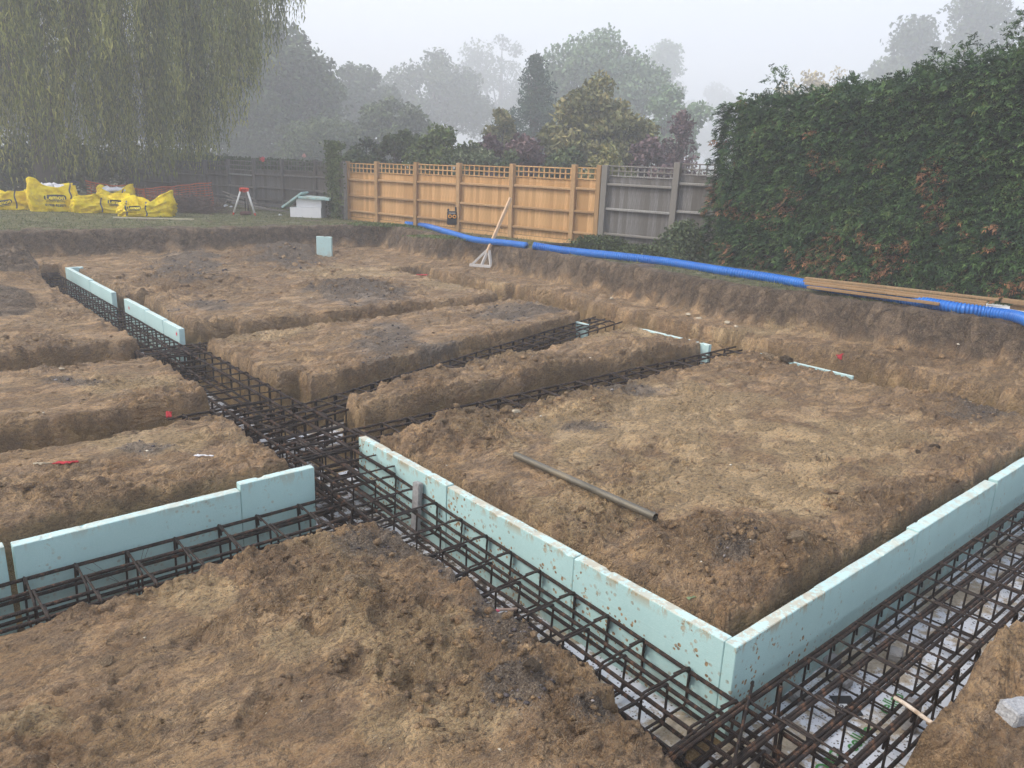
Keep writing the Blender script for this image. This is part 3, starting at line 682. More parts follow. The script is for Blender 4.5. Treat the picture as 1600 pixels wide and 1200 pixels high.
foam('pale board with a red spot and sloping end, nearest of the far runs', (.17, 8.38, -.5), .62, .52, .07, M_TEALF, hp_, 12, G4)
foam('pale board in the middle of the nearer far run', (.165, 9.005, -.5), .75, .53, .07, M_TEALF, hp_, 13, G4)
foam('pale board with a red spot at the gap end of the nearer far run', (.165, 9.76, -.5), .98, .54, .07, M_TEALF, hp_, 14, G4)
foam('pale board just beyond the gap in the far runs', (.17, 11.42, -.5), 1.3, .53, .07, M_TEALF, hp_, 15, G4)
foam('pale board at the very far left end of the board runs', (.165, 12.725, -.5), 1.65, .545, .07, M_TEALF, hp_, 16, G4)
foam('short pale board turning the far left corner', (.17, 14.35, -.5), .22, .54, .07, M_TEALF, 0, 17, G4)
foam('pale board end showing on the far side of the ridge', (5.50, 4.10, -.5), 1.2, .51, .06, M_TEALF, hp_, 18)
foam('sliver of pale board at the far tip of the dark gravel block', (5.42, 6.25, -.5), .3, .40, .06, M_TEALF, hp_, 19)
foam('thin white board strip along the far edge of the big soil block', (5.70, 2.25, -.5), .85, .488, .035, M_TEALF, hp_, 20)
foam('tiny white board end by the tan clod beyond the big soil block', (5.70, 3.32, -.5), .22, .50, .04, M_TEALF, hp_, 21)
p = at(506, 402); foam('small square pale board standing alone on the far soil', (p[0] - .17, p[1], gz(p[0], p[1]) - .06), .34, .47, .07, M_TEALF, -.85, 22)
# red aerosol marks on the pale boards
M_REDP = plain('red_marking_paint', (.60, .06, .08), .7)
def blot(parent, x, z, r, seed):
    g = random.Random(seed); pts = [(x + r * g.uniform(.35, 1.1) * math.cos(i * .5236), .0725 + .0005, z + r * 1.2 * g.uniform(.35, 1.1) * math.sin(i * .5236)) for i in range(12)]
    mb = MB(); mb.add([(x, .0728, z)] + pts, [(0, 1 + i, 1 + (i + 1) % 12) for i in range(12)]); return mb.build('paint_mark', M_REDP, parent)
fb = [o for o in bpy.data.objects if o.name.startswith('foam_board')]
for o in fb:
    if 'red spot' in o.get('label', ''):
        blot(o, .10 if 'sloping' in o['label'] else .75, .44, .03, 3)

# sheets lying in the bottom of the trenches: pieces of the ground's setting
k = 0
def sheet(u0, v0, L, Wd, rz=0.0, z=-.553, parent=ground, mat=None):
    global k
    k += 1
    o = foam(None, (0, 0, 0), L, Wd, .012, mat or M_WSHEET, rz, 30 + k, parent=parent, name='foam_sheet')
    o.rotation_euler = (hp_, 0, rz); o.location = (u0 - math.sin(rz) * Wd, v0 + math.cos(rz) * Wd, z); return o
for i in range(5): sheet(-.68 + i * 1.21, -.80 + .012 * (i % 2), 1.2, .76)
for i in range(12): sheet(-.655 + .01 * (i % 3), .055 + i * 1.21 + 0.0, .66, 1.19, mat=M_WSHEET if i == 0 else M_WMUD)
sheet(.08, 4.80, 1.1, .55, .12, -.545); sheet(.08, 3.68, 1.1, .55)
def text_mesh(s, size, name='lettering', bold=0.0, ext=.0):
    cu = bpy.data.curves.new(name, 'FONT'); cu.body = s; cu.size = size; cu.align_x = 'CENTER'; cu.align_y = 'CENTER'; cu.offset = bold; cu.extrude = ext; cu.resolution_u = 3
    o = bpy.data.objects.new('tmp', cu); COL.objects.link(o)
    me = bpy.data.meshes.new_from_object(o.evaluated_get(bpy.context.evaluated_depsgraph_get())); me.name = name
    bpy.data.objects.remove(o); return me
zs = -.537
def floor_text(s, x, y, size, mat, ang, name='lettering', bold=.003):
    p = at(x, y, zs); o = link(name, text_mesh(s, size, name, bold), mat, ground, (p[0], p[1], zs), (0, 0, ang)); return o
TA_ = math.atan2(*(at(1365, 1130, zs) - at(1322, 1176, zs))[[1, 0]].tolist())
floor_text('cellco', 1343, 1153, .105, M_GREEN, TA_, bold=.0015); floor_text('ORG', 1297, 1192, .10, M_GREEN, TA_, bold=.0015)
floor_text('CERTIFIED  STRUCTURAL', 1352, 1168, .022, M_BLACK, TA_, bold=.0005); floor_text('cellco', 1392, 1098, .10, M_GREEN, TA_, bold=.0015)
p = at(1322, 1103, zs - .003); MB().box((0, 0, 0), (.16, .12, .003)).build('printed_label', M_BLACK, ground, (p[0], p[1], zs + .0005), (0, 0, .9))
p = at(1319, 1106, zs); MB().box((0, 0, 0), (.055, .05, .003)).build('printed_label', M_LABEL, ground, (p[0], p[1], zs + .0032), (0, 0, .9))
o = floor_text('24', 1319, 1106, .04, M_BLACK, -.9, bold=.002); o.location.z = zs + .0055

# concrete spacer blocks
def block(label, u, v, z, d, rz, mat=M_CONC, name='spacer_block', cat='concrete block', tilt=(0, 0)):
    bm = bmesh.new(); me = MB().box((0, 0, 0), d, bev=.008).mesh('t'); bm.from_mesh(me); bpy.data.meshes.remove(me)
    bmesh.ops.subdivide_edges(bm, edges=bm.edges[:], cuts=3, use_grid_fill=True)
    for q in bm.verts: q.co += Vector([random.uniform(-.0025, .0025) for _ in range(3)])
    me = bpy.data.meshes.new(name); bm.to_mesh(me); bm.free()
    o = link(name, me, mat, None, (u, v, z), (tilt[0], tilt[1], rz)); return tag(o, label, cat)
block('grey wedge block standing on end against the muddy boards', -.085, 2.71, -.315, (.045, .075, .50), .15, tilt=(.0, .06))
for (x, y, l) in [(1372, 985, 'grey spacer block on the white sheets under the front right cage, furthest up the trench'), (1300, 1030, 'grey spacer block half under the doubled bars near the boards'),
                  (1190, 1165, 'dark spacer block under the corner of the cages'), (1250, 1085, 'grey spacer block beside the black printed label'), (1318, 1062, 'spacer block on the muddy part of the printed sheets'),
                  (700, 838, 'spacer block under the long cage near the junction'), (560, 772, 'spacer block at the trench junction below the end of the clean boards'), (1075, 1060, 'spacer block at the foot of the muddy boards near the corner'),
                  (1400, 1020, 'spacer block at the outer side of the front right cage')]:
    p = at(x, y, -.50); block(l, p[0], p[1], -.512, (.10, .075, .055), random.uniform(-.4, .4))
p = at(1440, 1130, -.45); block('grey block standing upright under the end of the white taped bar', p[0] + .02, p[1] + .06, -.45, (.07, .07, .17), .2)
p = at(1592, 1108, .06); block('pale grey building block lying on the front right mound', p[0], p[1], gz(p[0], p[1]) + .035, (.15, .10, .075), -.35, M_CONCL, 'building_block', tilt=(.12, .1))
p0, p1 = at(1398, 1090, -.21), at(1466, 1135, -.19)
t = NT('plaster_caked_steel'); c = t.ramp(t.noise(18, 5, .7), [(.4, (.35, .25, .17)), (.6, (.62, .53, .43))]); t.bump(t.noise(60, 4, .7), 1, .004); M_CAKE = t.fin(c, .9)
loose_bar(p0, p1, .0105, 'bar caked with pale plaster reaching onto the front right mound', M_CAKE, 'caked_bar')

# metal pipe lying on the soil
t = NT('dull_pipe_metal'); n = t.noise(9, 6, .65, t.map((.3, 1, 1)))
c = t.ramp(n, [(.3, (.085, .078, .06)), (.55, (.16, .145, .115)), (.75, (.23, .19, .13))]); t.bump(t.noise(40, 4), .3, .003); M_PIPE = t.fin(c, .45, .55)
pa, pb = at(805, 718), at(1022, 832)
za, zb = gz(pa[0], pa[1]) + .028, gz(pb[0], pb[1]) + .03
mid = [gz(*(pa + (pb - pa) * s)[:2]) - (za + (zb - za) * s - .026) for s in (.1, .2, .3, .4, .5, .6, .7, .8, .9)]
lift = max(0, max(mid) * .5); za += lift; zb += lift
d = Vector((pb[0] - pa[0], pb[1] - pa[1], zb - za)); L = d.length
mb = MB(); N = 20; rings = []
for (x, r) in ((0, .0262), (0, .0222), (.06, .0222)): rings.append([(x, r * math.cos(6.2832 * i / N), r * math.sin(6.2832 * i / N)) for i in range(N)])
for (x, r) in ((0.0, .0262), (L, .0262), (L, .0222), (L - .1, .0222)): rings.append([(x, r * math.cos(6.2832 * i / N), r * math.sin(6.2832 * i / N)) for i in range(N)])
vs = [p for rr in rings for p in rr]; fs = []
for a, b in ((1, 0), (2, 1), (3, 4), (4, 5), (5, 6)):
    for i in range(N): fs.append((a * N + i, a * N + (i + 1) % N, b * N + (i + 1) % N, b * N + i))
fs.append(tuple(6 * N + i for i in range(N))); mb.add(vs, fs)
o = mb.build('metal_pipe', M_PIPE, None, (pa[0], pa[1], za), d.to_track_quat('X', 'Z').to_euler()); tag(o, 'dull grey metal pipe lying on the big soil block', 'pipe')

# small litter
M_RED = plain('red_plastic', (.50, .035, .045), .5); M_WHP = plain('white_plastic', (.72, .72, .74), .4, .05)
def scrap(label, x, y, sx_, sy_, mat, seed, name='plastic_scrap', cat='scrap', h=.02, z=0.0, up=0.0, onz=None):
    g = np.random.default_rng(seed); p = at(x, y, z); n = 14
    U_, V_ = np.meshgrid(np.linspace(-1, 1, n), np.linspace(-1, 1, n), indexing='ij')
    e = 1 + .35 * fbm(U_ * 1.3 + seed, V_ * 1.3, seed, 2)
    X, Y = U_ * sx_ * e, V_ * sy_ * e * (.6 + .4 * np.cos(U_ * 2 + seed)); Z = h * (.6 + fbm(U_ * 1.8, V_ * 1.8, seed + 5, 3, True)) + up * (V_ + 1) * .5
    I_ = np.arange(n * n).reshape(n, n); F_ = np.stack([I_[:-1, :-1], I_[1:, :-1], I_[1:, 1:], I_[:-1, 1:]], -1).reshape(-1, 4)
    me = npmesh(name, np.stack([X, Y, Z], -1).reshape(-1, 3), F_, True)
    o = link(name, me, mat, None, (p[0], p[1], (gz(p[0], p[1]) if onz is None else onz) + .002), (0, 0, g.random() * .6 - .8)); md = o.modifiers.new('thick', 'SOLIDIFY'); md.thickness = .004
    return tag(o, label, cat)
scrap('crumpled red ribbon on the left soil block above the clean boards', 105, 731, .075, .014, M_RED, 1, 'red_ribbon', 'ribbon')
scrap('pale torn strip left of the red ribbon', 68, 728, .06, .012, M_CHALK, 8, 'pale_scrap')
scrap('red rag on the cut bank above the rebar stub', 264, 652, .025, .012, M_RED, 2, 'red_rag', 'rag', up=.05, z=-.15, onz=-.17)
scrap('white curled plastic strip on the left soil block', 320, 715, .065, .016, M_WHP, 3, 'white_strip', h=.012)
scrap('red paint-stained lump in the right hand trench wall', 1322, 565, .16, .07, M_RED, 4, 'red_stain', 'stain', h=.02, up=.06, z=-.08, onz=-.06)
scrap('red smear on the ledge right of the far gravel block', 862, 472, .14, .06, M_RED, 5, 'red_smear', 'stain', h=.02)
scrap('red smear on the far soil beside the ledge', 660, 433, .10, .04, M_RED, 6, 'red_smear', 'stain', h=.015)
scrap('blue plastic scrap hanging in the bank right of the wooden tamper', 785, 414, .05, .04, plain('blue_scrap', (.05, .22, .50), .5), 7, 'blue_scrap', up=.16, z=.12, onz=.06)
scrap('pale green leaf on the dark soil behind the corner boards', 1080, 936, .025, .014, plain('leaf_green', (.20, .25, .13), .6), 9, 'fallen_leaf', 'leaf', h=.006)
scrap('white plastic bag scrap in the trench behind the junction', 572, 655, .16, .07, M_WHP, 12, 'white_bag_scrap', z=-.5, onz=-.52, h=.03)

# stones along the ledge
for i, (x, y, s, l) in enumerate([(956, 468, .045, 'round pale stone alone on the ledge below the blue duct'), (1075, 493, .05, 'pale flat stone at the left end of the ledge stones'), (1092, 498, .045, 'pale stone in the middle of the ledge stones'),
                               (1135, 507, .05, 'chalky lump at the right of the ledge stones'), (1150, 511, .04, 'small chalky lump at the end of the ledge stones'), (428, 806, .0, ''), (1497, 622, .05, 'white flake on the dark far corner of the big soil block'),
                               (1510, 638, .05, 'white flake lying nearer the right edge on the big soil block'), (803, 648, .05, 'pale slab of chalk on the crumbly heap'), (27, 605, .0, ''), (98, 580, .03, 'small white stone on the second left soil block')]):
    if s: o = clod(x, y, s, l, 40 + i, M_CHALK, flat=.5); o.name = 'pale_stone'; o['category'] = 'stone'

# twigs standing in the soil
M_TWIG = plain('twig_bark', (.10, .07, .05), .9)
for i, (x, y, h, l) in enumerate([(1405, 658, .10, 'thin dark twig upright in the middle of the big soil block'), (1280, 600, .18, 'thin slanting twig near the far edge of the big soil block'), (972, 750, .13, 'hair thin twig upright beyond the metal pipe'), (45, 588, .10, 'thin twig upright on the second left soil block')]):
    p = at(x, y); zz_ = gz(p[0], p[1]); mb = MB().tube([(0, 0, -.02), (.01, .004, h * .5), (.03 if i != 1 else .10, .0, h)], [.003, .0025, .0015], 5)
    tag(mb.build('twig', M_TWIG, None, (p[0], p[1], zz_)), l, 'twig')
# ------------------------------------------------------------------ fences
def wood(name, lo, mid, hi, gr=.5):
    t = NT(name); v = t.map((6, 6, .7)); n = t.noise(9, 7, .7, v); r = t.info()
    c = t.ramp(n, [(.28, lo), (.5, mid), (.72, hi)])
    c = t.mix(t.math('MULTIPLY', r, .8), c, tuple(x * f_ for x, f_ in zip(mid, (.62, .58, .52)))); c = t.mix(t.ramp(t.noise(1.7, 5, .7), [(.52, 0.0), (.62, .45)]), c, tuple(x * .6 for x in mid)); kn = t.ramp(t.vor(5.5, 'F1', t.map((2, 2, 1))), [(.05, 1.0), (.09, 0.0)])
    c = t.mix(t.math('MULTIPLY', kn, .6), c, tuple(x * .35 for x in lo)); t.bump(n, gr, .004); return t.fin(c, .8)
M_OR = wood('new_softwood', (.40, .215, .085), (.62, .37, .16), (.76, .50, .25))
M_ORP = wood('new_softwood_post', (.26, .155, .075), (.42, .26, .125), (.54, .36, .19))
M_GR = wood('weathered_wood', (.10, .095, .09), (.19, .18, .17), (.31, .30, .285))
M_GRP = wood('weathered_post', (.16, .15, .14), (.28, .27, .255), (.40, .385, .36))
M_GRD = wood('dark_weathered_wood', (.085, .08, .075), (.155, .145, .135), (.25, .235, .215))
M_BAT = wood('batten_wood', (.23, .145, .075), (.38, .25, .135), (.50, .35, .20))
_pm = {}
def pmesh(name, d, bev=0.0):
    k = (name, tuple(round(x, 3) for x in d))
    if k not in _pm: _pm[k] = MB().box((0, 0, d[2] / 2), d, bev=bev).mesh(name)
    return _pm[k]
def fence(label, pts, Hs, mat, matp, zg=.5, trellis=.26, pw=.11, name='timber_fence', indiv_tr=True, rails=(.12, .50, .90), group=None, board=.105, seed=1, post_up=.05, thin_tr=False):
    """pts: post feet (x, y); Hs: height of fence top over zg at each post; boards on the far side, posts and rails towards the pit"""
    g = random.Random(seed); e = empty(name, (pts[0][0], pts[0][1], zg)); tag(e, label, 'fence', group)
    O = Vector((pts[0][0], pts[0][1], 0))
    for i, p in enumerate(pts):
        o = link('post', pmesh('post', (pw, pw, Hs[i] + post_up), .008), matp, e, Vector((p[0], p[1], 0)) - O, (g.uniform(-.01, .01), g.uniform(-.01, .01), math.atan2(pts[-1][1] - pts[0][1], pts[-1][0] - pts[0][0])))
    trs = MB()
    for i in range(len(pts) - 1):
        a, b = Vector((*pts[i], 0)), Vector((*pts[i + 1], 0)); d = b - a; L = d.length; dn = d.normalized(); ang = math.atan2(d.y, d.x)
        nrm = Vector((-dn.y, dn.x, 0))
        if nrm.dot(Vector((CU, CV, 0)) - a) > 0: nrm = -nrm   # away from camera
        H0, H1 = Hs[i], Hs[i + 1]; Hm = (H0 + H1) / 2
        n = max(1, int((L - pw) / (board * .86))); w = (L - pw) / n
        hb = Hm - trellis - .10
        for j in range(n):
            c = a + dn * (pw / 2 + w * (j + .5)) + nrm * .045
            hh = round(hb + g.choice((-.006, 0, .004, .008)), 3)
            link('board', pmesh('board', (board, .018, hh)), mat, e, Vector((c.x, c.y, .09)) - O, (g.uniform(-.006, .006), g.uniform(-.006, .006), ang + .17))
        link('gravel_board', pmesh('gravel_board', (round(L - pw, 2), .028, .13)), matp if mat is not M_OR else mat, e, Vector((*(a + d / 2 + nrm * .03).xy, -.05)) - O, (0, 0, ang))
        for r_ in rails:
            link('rail', pmesh('rail', (round(L - pw, 2), .065, .055), .012), matp if mat is not M_OR else M_ORP, e, Vector((*(a + d / 2 - nrm * .01).xy, .09 + (hb - .09) * r_)) - O, (0, 0, ang))
        if trellis > 0:
            z0 = hb + .10
            for q in ((.012, .5, .988) if not thin_tr else (.02, .98)):
                link('trellis_rail', pmesh('trellis_rail', (round(L - pw, 2), .022, .022)), matp if mat is not M_OR else mat, e, Vector((*(a + d / 2 + nrm * .02).xy, z0 + (trellis - .02) * q)) - O, (0, 0, ang))
            nt = max(2, int((L - pw) / .135))
            for j in range(nt):
                c = a + dn * (pw / 2 + (L - pw) * (j + .5) / nt) + nrm * .042
                link('trellis_slat', pmesh('trellis_slat', (.028, .018, round(trellis, 2))), matp if mat is not M_OR else mat, e, Vector((c.x, c.y, z0)) - O, (0, 0, ang))
    return e
A0, A1 = at(545, 343, .5), at(930, 386, .5)
def on_line(x, P, Q):
    """foot on the line P-Q seen at column x"""
    lo, hi = 0.0, 1.0
    f = lambda s: proj(P + (Q - P) * s)[0] - x
    lo, hi = -.6, 2.5
    for _ in range(60):
        m_ = (lo + hi) / 2
        if f(m_) < 0: lo = m_
        else: hi = m_
    return P + (Q - P) * lo
def top_h(p, ypx):
    """height over p so that its top is seen at row ypx"""
    lo, hi = 0.0, 6.0
    for _ in range(50):
        m_ = (lo + hi) / 2
        if proj((p[0], p[1], p[2] + m_))[1] > ypx: lo = m_
        else: hi = m_
    return lo
cols = [590, 650, 716, 798, 892]; feet = [A0] + [on_line(x, A0, A1) for x in cols] + [A1]
tops = [255, 255.5, 256.5, 258, 259.5, 261, 262]
fence('new orange softwood fence with open trellis top, along the back of the plot', [tuple(p[:2]) for p in feet], [top_h(p, y) for p, y in zip(feet, tops)], M_OR, M_ORP, seed=4, trellis=.25)
G0 = A1 + (A1 - feet[-2]) / np.linalg.norm(A1 - feet[-2]) * .13
R1 = at(1046, 398, .5); dR = (R1 - G0); R2 = G0 + dR * 1.95; R3 = G0 + dR * 2.9
fence('weathered grey fence between the orange fence and the conifer hedge', [tuple(p[:2]) for p in (G0, R1, R2, R3)], [top_h(p, y) for p, y in zip((G0, R1, R2, R3), (262, 258, 256, 255))], M_GR, M_GRP, seed=5, pw=.13, trellis=.22, rails=(.14, .54, .93))
L0 = A0 + np.array([-.12, .05, 0]); LP = [at(495, 331, .5), at(444, 325, .5), at(400, 321, .5), at(360, 316, .5), at(324, 312, .5), at(270, 306, .5), at(200, 300, .5)]
for q in LP: pass
fl = [L0] + LP
fence('long grey fence with trellis top running back to the willow', [tuple(p[:2]) for p in fl], [top_h(p, y) for p, y in zip(fl, (254, 252, 251, 250, 251, 252, 252, 252))], M_GRD, M_GRD, seed=6, trellis=.3, rails=(.1, .5, .92), board=.13)
Lp = link('post', pmesh('post', (.10, .10, top_h(A0, 254)), .008), M_GRP, bpy.data.objects['timber_fence'], (-.09, .02, 0))

# ------------------------------------------------------------------ duct, pipe and planks along the bank
t = NT('blue_plastic'); c = t.ramp(t.noise(3, 4), [(.3, (.008, .13, .50)), (.7, (.015, .19, .62))]); c = t.mix(t.math('MULTIPLY', t.ramp(t.noise(14, 5, .7), [(.55, 0.), (.7, 1.)]), .25), c, (.20, .22, .22)); M_BLUE = t.fin(c, .38); t.b.inputs['Specular IOR Level'].default_value = .5
def smooth_path(pts, step):
    P = [Vector(p) for p in pts]; out = []
    for i in range(len(P) - 1):
        p0, p1, p2, p3 = P[max(i - 1, 0)], P[i], P[i + 1], P[min(i + 2, len(P) - 1)]
        n = max(1, int((p2 - p1).length / step))
        for j in range(n):
            s = j / n; out.append(.5 * ((2 * p1) + (p2 - p0) * s + (2 * p0 - 5 * p1 + 4 * p2 - p3) * s * s + (3 * p1 - p0 - 3 * p2 + p3) * s ** 3))
    return out + [P[-1]]
def duct(label, px, r, mat, pitch=.045, name='corrugated_duct', cat='duct', rib=.15, lift=0.0, zov={}):
    P = []
    for i, (x, y) in enumerate(px):
        p = at(x, y, .5 + r); P.append((p[0], p[1], max(.485, gz(p[0], p[1])) + r * .8 + lift + zov.get(i, 0.0)))
    W_ = smooth_path(P, .08); L = [0]
    for i in range(1, len(W_)): L.append(L[-1] + (W_[i] - W_[i - 1]).length)
    T_ = L[-1]; k = int(T_ / pitch); pts, rr = [], []
    j = 0
    for i in range(k + 1):
        for q, f in ((0.0, 1.0), (.5, 1.0), (.55, 1 - rib), (.95, 1 - rib)):
            s = min(T_, (i + q) * pitch)
            while j < len(L) - 2 and L[j + 1] < s: j += 1
            w = (s - L[j]) / max(1e-6, L[j + 1] - L[j]); pts.append(W_[j].lerp(W_[j + 1], min(1, w))); rr.append(r * f)
    P2, R2_ = [pts[0]], [rr[0]]
    for a, b in zip(pts[1:], rr[1:]):
        if (a - P2[-1]).length > 1e-3: P2.append(a); R2_.append(b)
    o = MB().tube(P2, R2_, 14).build(name, mat, None, None, None, True); return tag(o, label, cat)
duct('blue corrugated duct lying behind the wooden tamper, at the foot of the orange fence', [(634, 349), (665, 352), (700, 363), (740, 372), (790, 380), (822, 385)], .068, M_BLUE)
duct('long blue corrugated duct running along the bank under the planks to the right edge', [(834, 386), (880, 390), (960, 399), (1040, 408), (1120, 421), (1200, 432), (1290, 448), (1400, 464), (1490, 480), (1550, 487), (1600, 500), (1660, 530)], .078, M_BLUE)
M_BLKP = plain('black_plastic', (.018, .018, .02), .4)
duct('black pipe lying behind the blue duct in the weeds', [(985, 378), (1030, 390), (1100, 402), (1180, 413), (1300, 425)], .055, M_BLKP, name='black_pipe', cat='pipe', rib=0.0, lift=.05)
duct('thin dark pipe end at the foot of the orange fence', [(850, 384), (890, 384), (925, 383)], .035, M_BLKP, name='dark_pipe', cat='pipe', rib=0.0, lift=.03)
def plank(label, a, b, w, h, z, mat, name='timber_plank', cat='plank', group=None, roll=0.0):
    p, q = at(*a, z), at(*b, z); d = Vector((q[0] - p[0], q[1] - p[1], 0)); L = d.length
    mb = MB().box((L / 2, 0, h / 2), (L, w, h), bev=.003)
    o = mb.build(name, mat, None, (p[0], p[1], z), (roll, 0, math.atan2(d.y, d.x))); return tag(o, label, cat, group)
GP = 'planks stacked on the blue duct'
plank('front lowest plank of the stack lying over the blue duct', (1262, 450), (1468, 477), .10, .032, .585, M_BAT, group=GP)
plank('plank second from the front in the stack over the blue duct', (1258, 444), (1540, 478), .10, .030, .62, M_BAT, group=GP)
plank('third plank of the stack over the blue duct, slightly behind', (1256, 440), (1542, 474), .10, .030, .645, M_BAT, group=GP)
plank('topmost rear plank of the stack over the blue duct, ending furthest right', (1258, 436), (1560, 470), .10, .030, .665, M_BAT, group=GP)
plank('brown plank leaving the picture at the right edge', (1566, 472), (1660, 484), .12, .05, .70, M_BAT, group=GP)
plank('second brown plank under the one at the right edge', (1580, 482), (1660, 494), .12, .05, .62, M_ORP, group=GP)
foam('white foam board lying behind the plank stack', tuple(at(1368, 447, .60)[:2]) + (.42,), 2.1, .10, .30, M_LABEL, math.atan2(*(at(1545, 468, .6) - at(1368, 447, .6))[[1, 0]].tolist()), 61)
foam('second white foam board between the planks at the right edge', tuple(at(1540, 478, .58)[:2]) + (.48,), .6, .10, .22, M_LABEL, math.atan2(*(at(1545, 468, .6) - at(1368, 447, .6))[[1, 0]].tolist()), 62)

# ------------------------------------------------------------------ wooden tamper leaning on the fence
ft, tp = at(752, 418, .02), None
F0 = Vector((ft[0], ft[1], gz(ft[0], ft[1]) + .02)); tt = on_line(797, A0, A1); hT = top_h(np.array([tt[0], tt[1], .5]), 309)
# the pole leans against the bank and stands short of the fence
q = at_d(798, 309, math.hypot(ft[0] - CU, ft[1] - CV) + .22); T0 = Vector(q)
e = empty('wooden_tamper', F0); tag(e, 'home-made wooden tamper with triangular foot leaning on the bank before the orange fence', 'tamper')
d = (T0 - F0); L = d.length; Rq = d.to_track_quat('Z', 'Y'); rt = Vector(RS); rt.z = 0; rt.normalize(); rt = (rt + Vector((FS[0], FS[1], 0)) * -.35).normalized()
M_PALEW = plain('pale_new_timber', (.60, .42, .27), .75, .15, 12, bump=.3); M_WHW = plain('whitewashed_timber', (.55, .52, .49), .8, .12)
dn = d.normalized()
def beam(p, q, w, h, name, mat, par, off=None):
    p, q = Vector(p), Vector(q); dd = q - p
    o = MB().box((0, 0, dd.length / 2), (w, h, dd.length), bev=.004).build(name, mat, par, p, dd.to_track_quat('Z', 'Y').to_euler()); return o
beam(dn * .30, dn * L, .075, .055, 'pole', M_PALEW, e)
beam(dn * .02, dn * .36, .05, .05, 'centre_strut', M_WHW, e)
beam(-rt * .22, dn * .36 - rt * .02, .06, .045, 'brace', M_WHW, e); beam(rt * .22, dn * .36 + rt * .02, .06, .045, 'brace', M_WHW, e)
o = beam(-rt * .26, rt * .26, .045, .06, 'foot_board', M_WHW, e)
beam(dn * (L * .58) - rt * .09, dn * (L * .58) + rt * .09 - Vector((0, 0, .03)), .02, .02, 'cross_peg', M_TWIG, e)
# owl-like black decoy hanging on the fence post
pb_ = on_line(706, A0, A1); tcam = (Vector((CU, CV, 0)) - Vector((pb_[0], pb_[1], 0))).normalized()
e = empty('owl_decoy', Vector((pb_[0], pb_[1], .66)) + tcam * .14, math.atan2(tcam.y, tcam.x) + hp_); tag(e, 'black box with two round orange eyes standing by the second fence post behind the duct', 'decoy')
MB().box((0, 0, .16), (.24, .10, .32), bev=.02).build('body', M_BLKP, e)
mb = MB().box((-.09, 0, .345), (.05, .06, .06), bev=.01).box((.10, 0, .37), (.05, .06, .11), bev=.01); 
MB().box((-.09, 0, .345), (.05, .06, .06), bev=.01).build('ear', M_BLKP, e); MB().box((.10, 0, .37), (.07, .06, .11), bev=.01).build('ear', M_BLKP, e)
M_EYE = plain('orange_eye', (.75, .33, .04), .5)
def ring(c, R0, r, n=18, par=None, name='eye', mat=None):
    return MB().tube([(c[0] + R0 * math.cos(6.2832 * i / n), c[1], c[2] + R0 * math.sin(6.2832 * i / n)) for i in range(n)], r, 6, close=True).build(name, mat or M_EYE, par, smooth=True)
ring((-.05, -.055, .2), .034, .014, par=e); ring((.055, -.055, .2), .034, .014, par=e)
MB().box((0, -.052, .275), (.16, .008, .03)).build('brow', M_CONC, e)

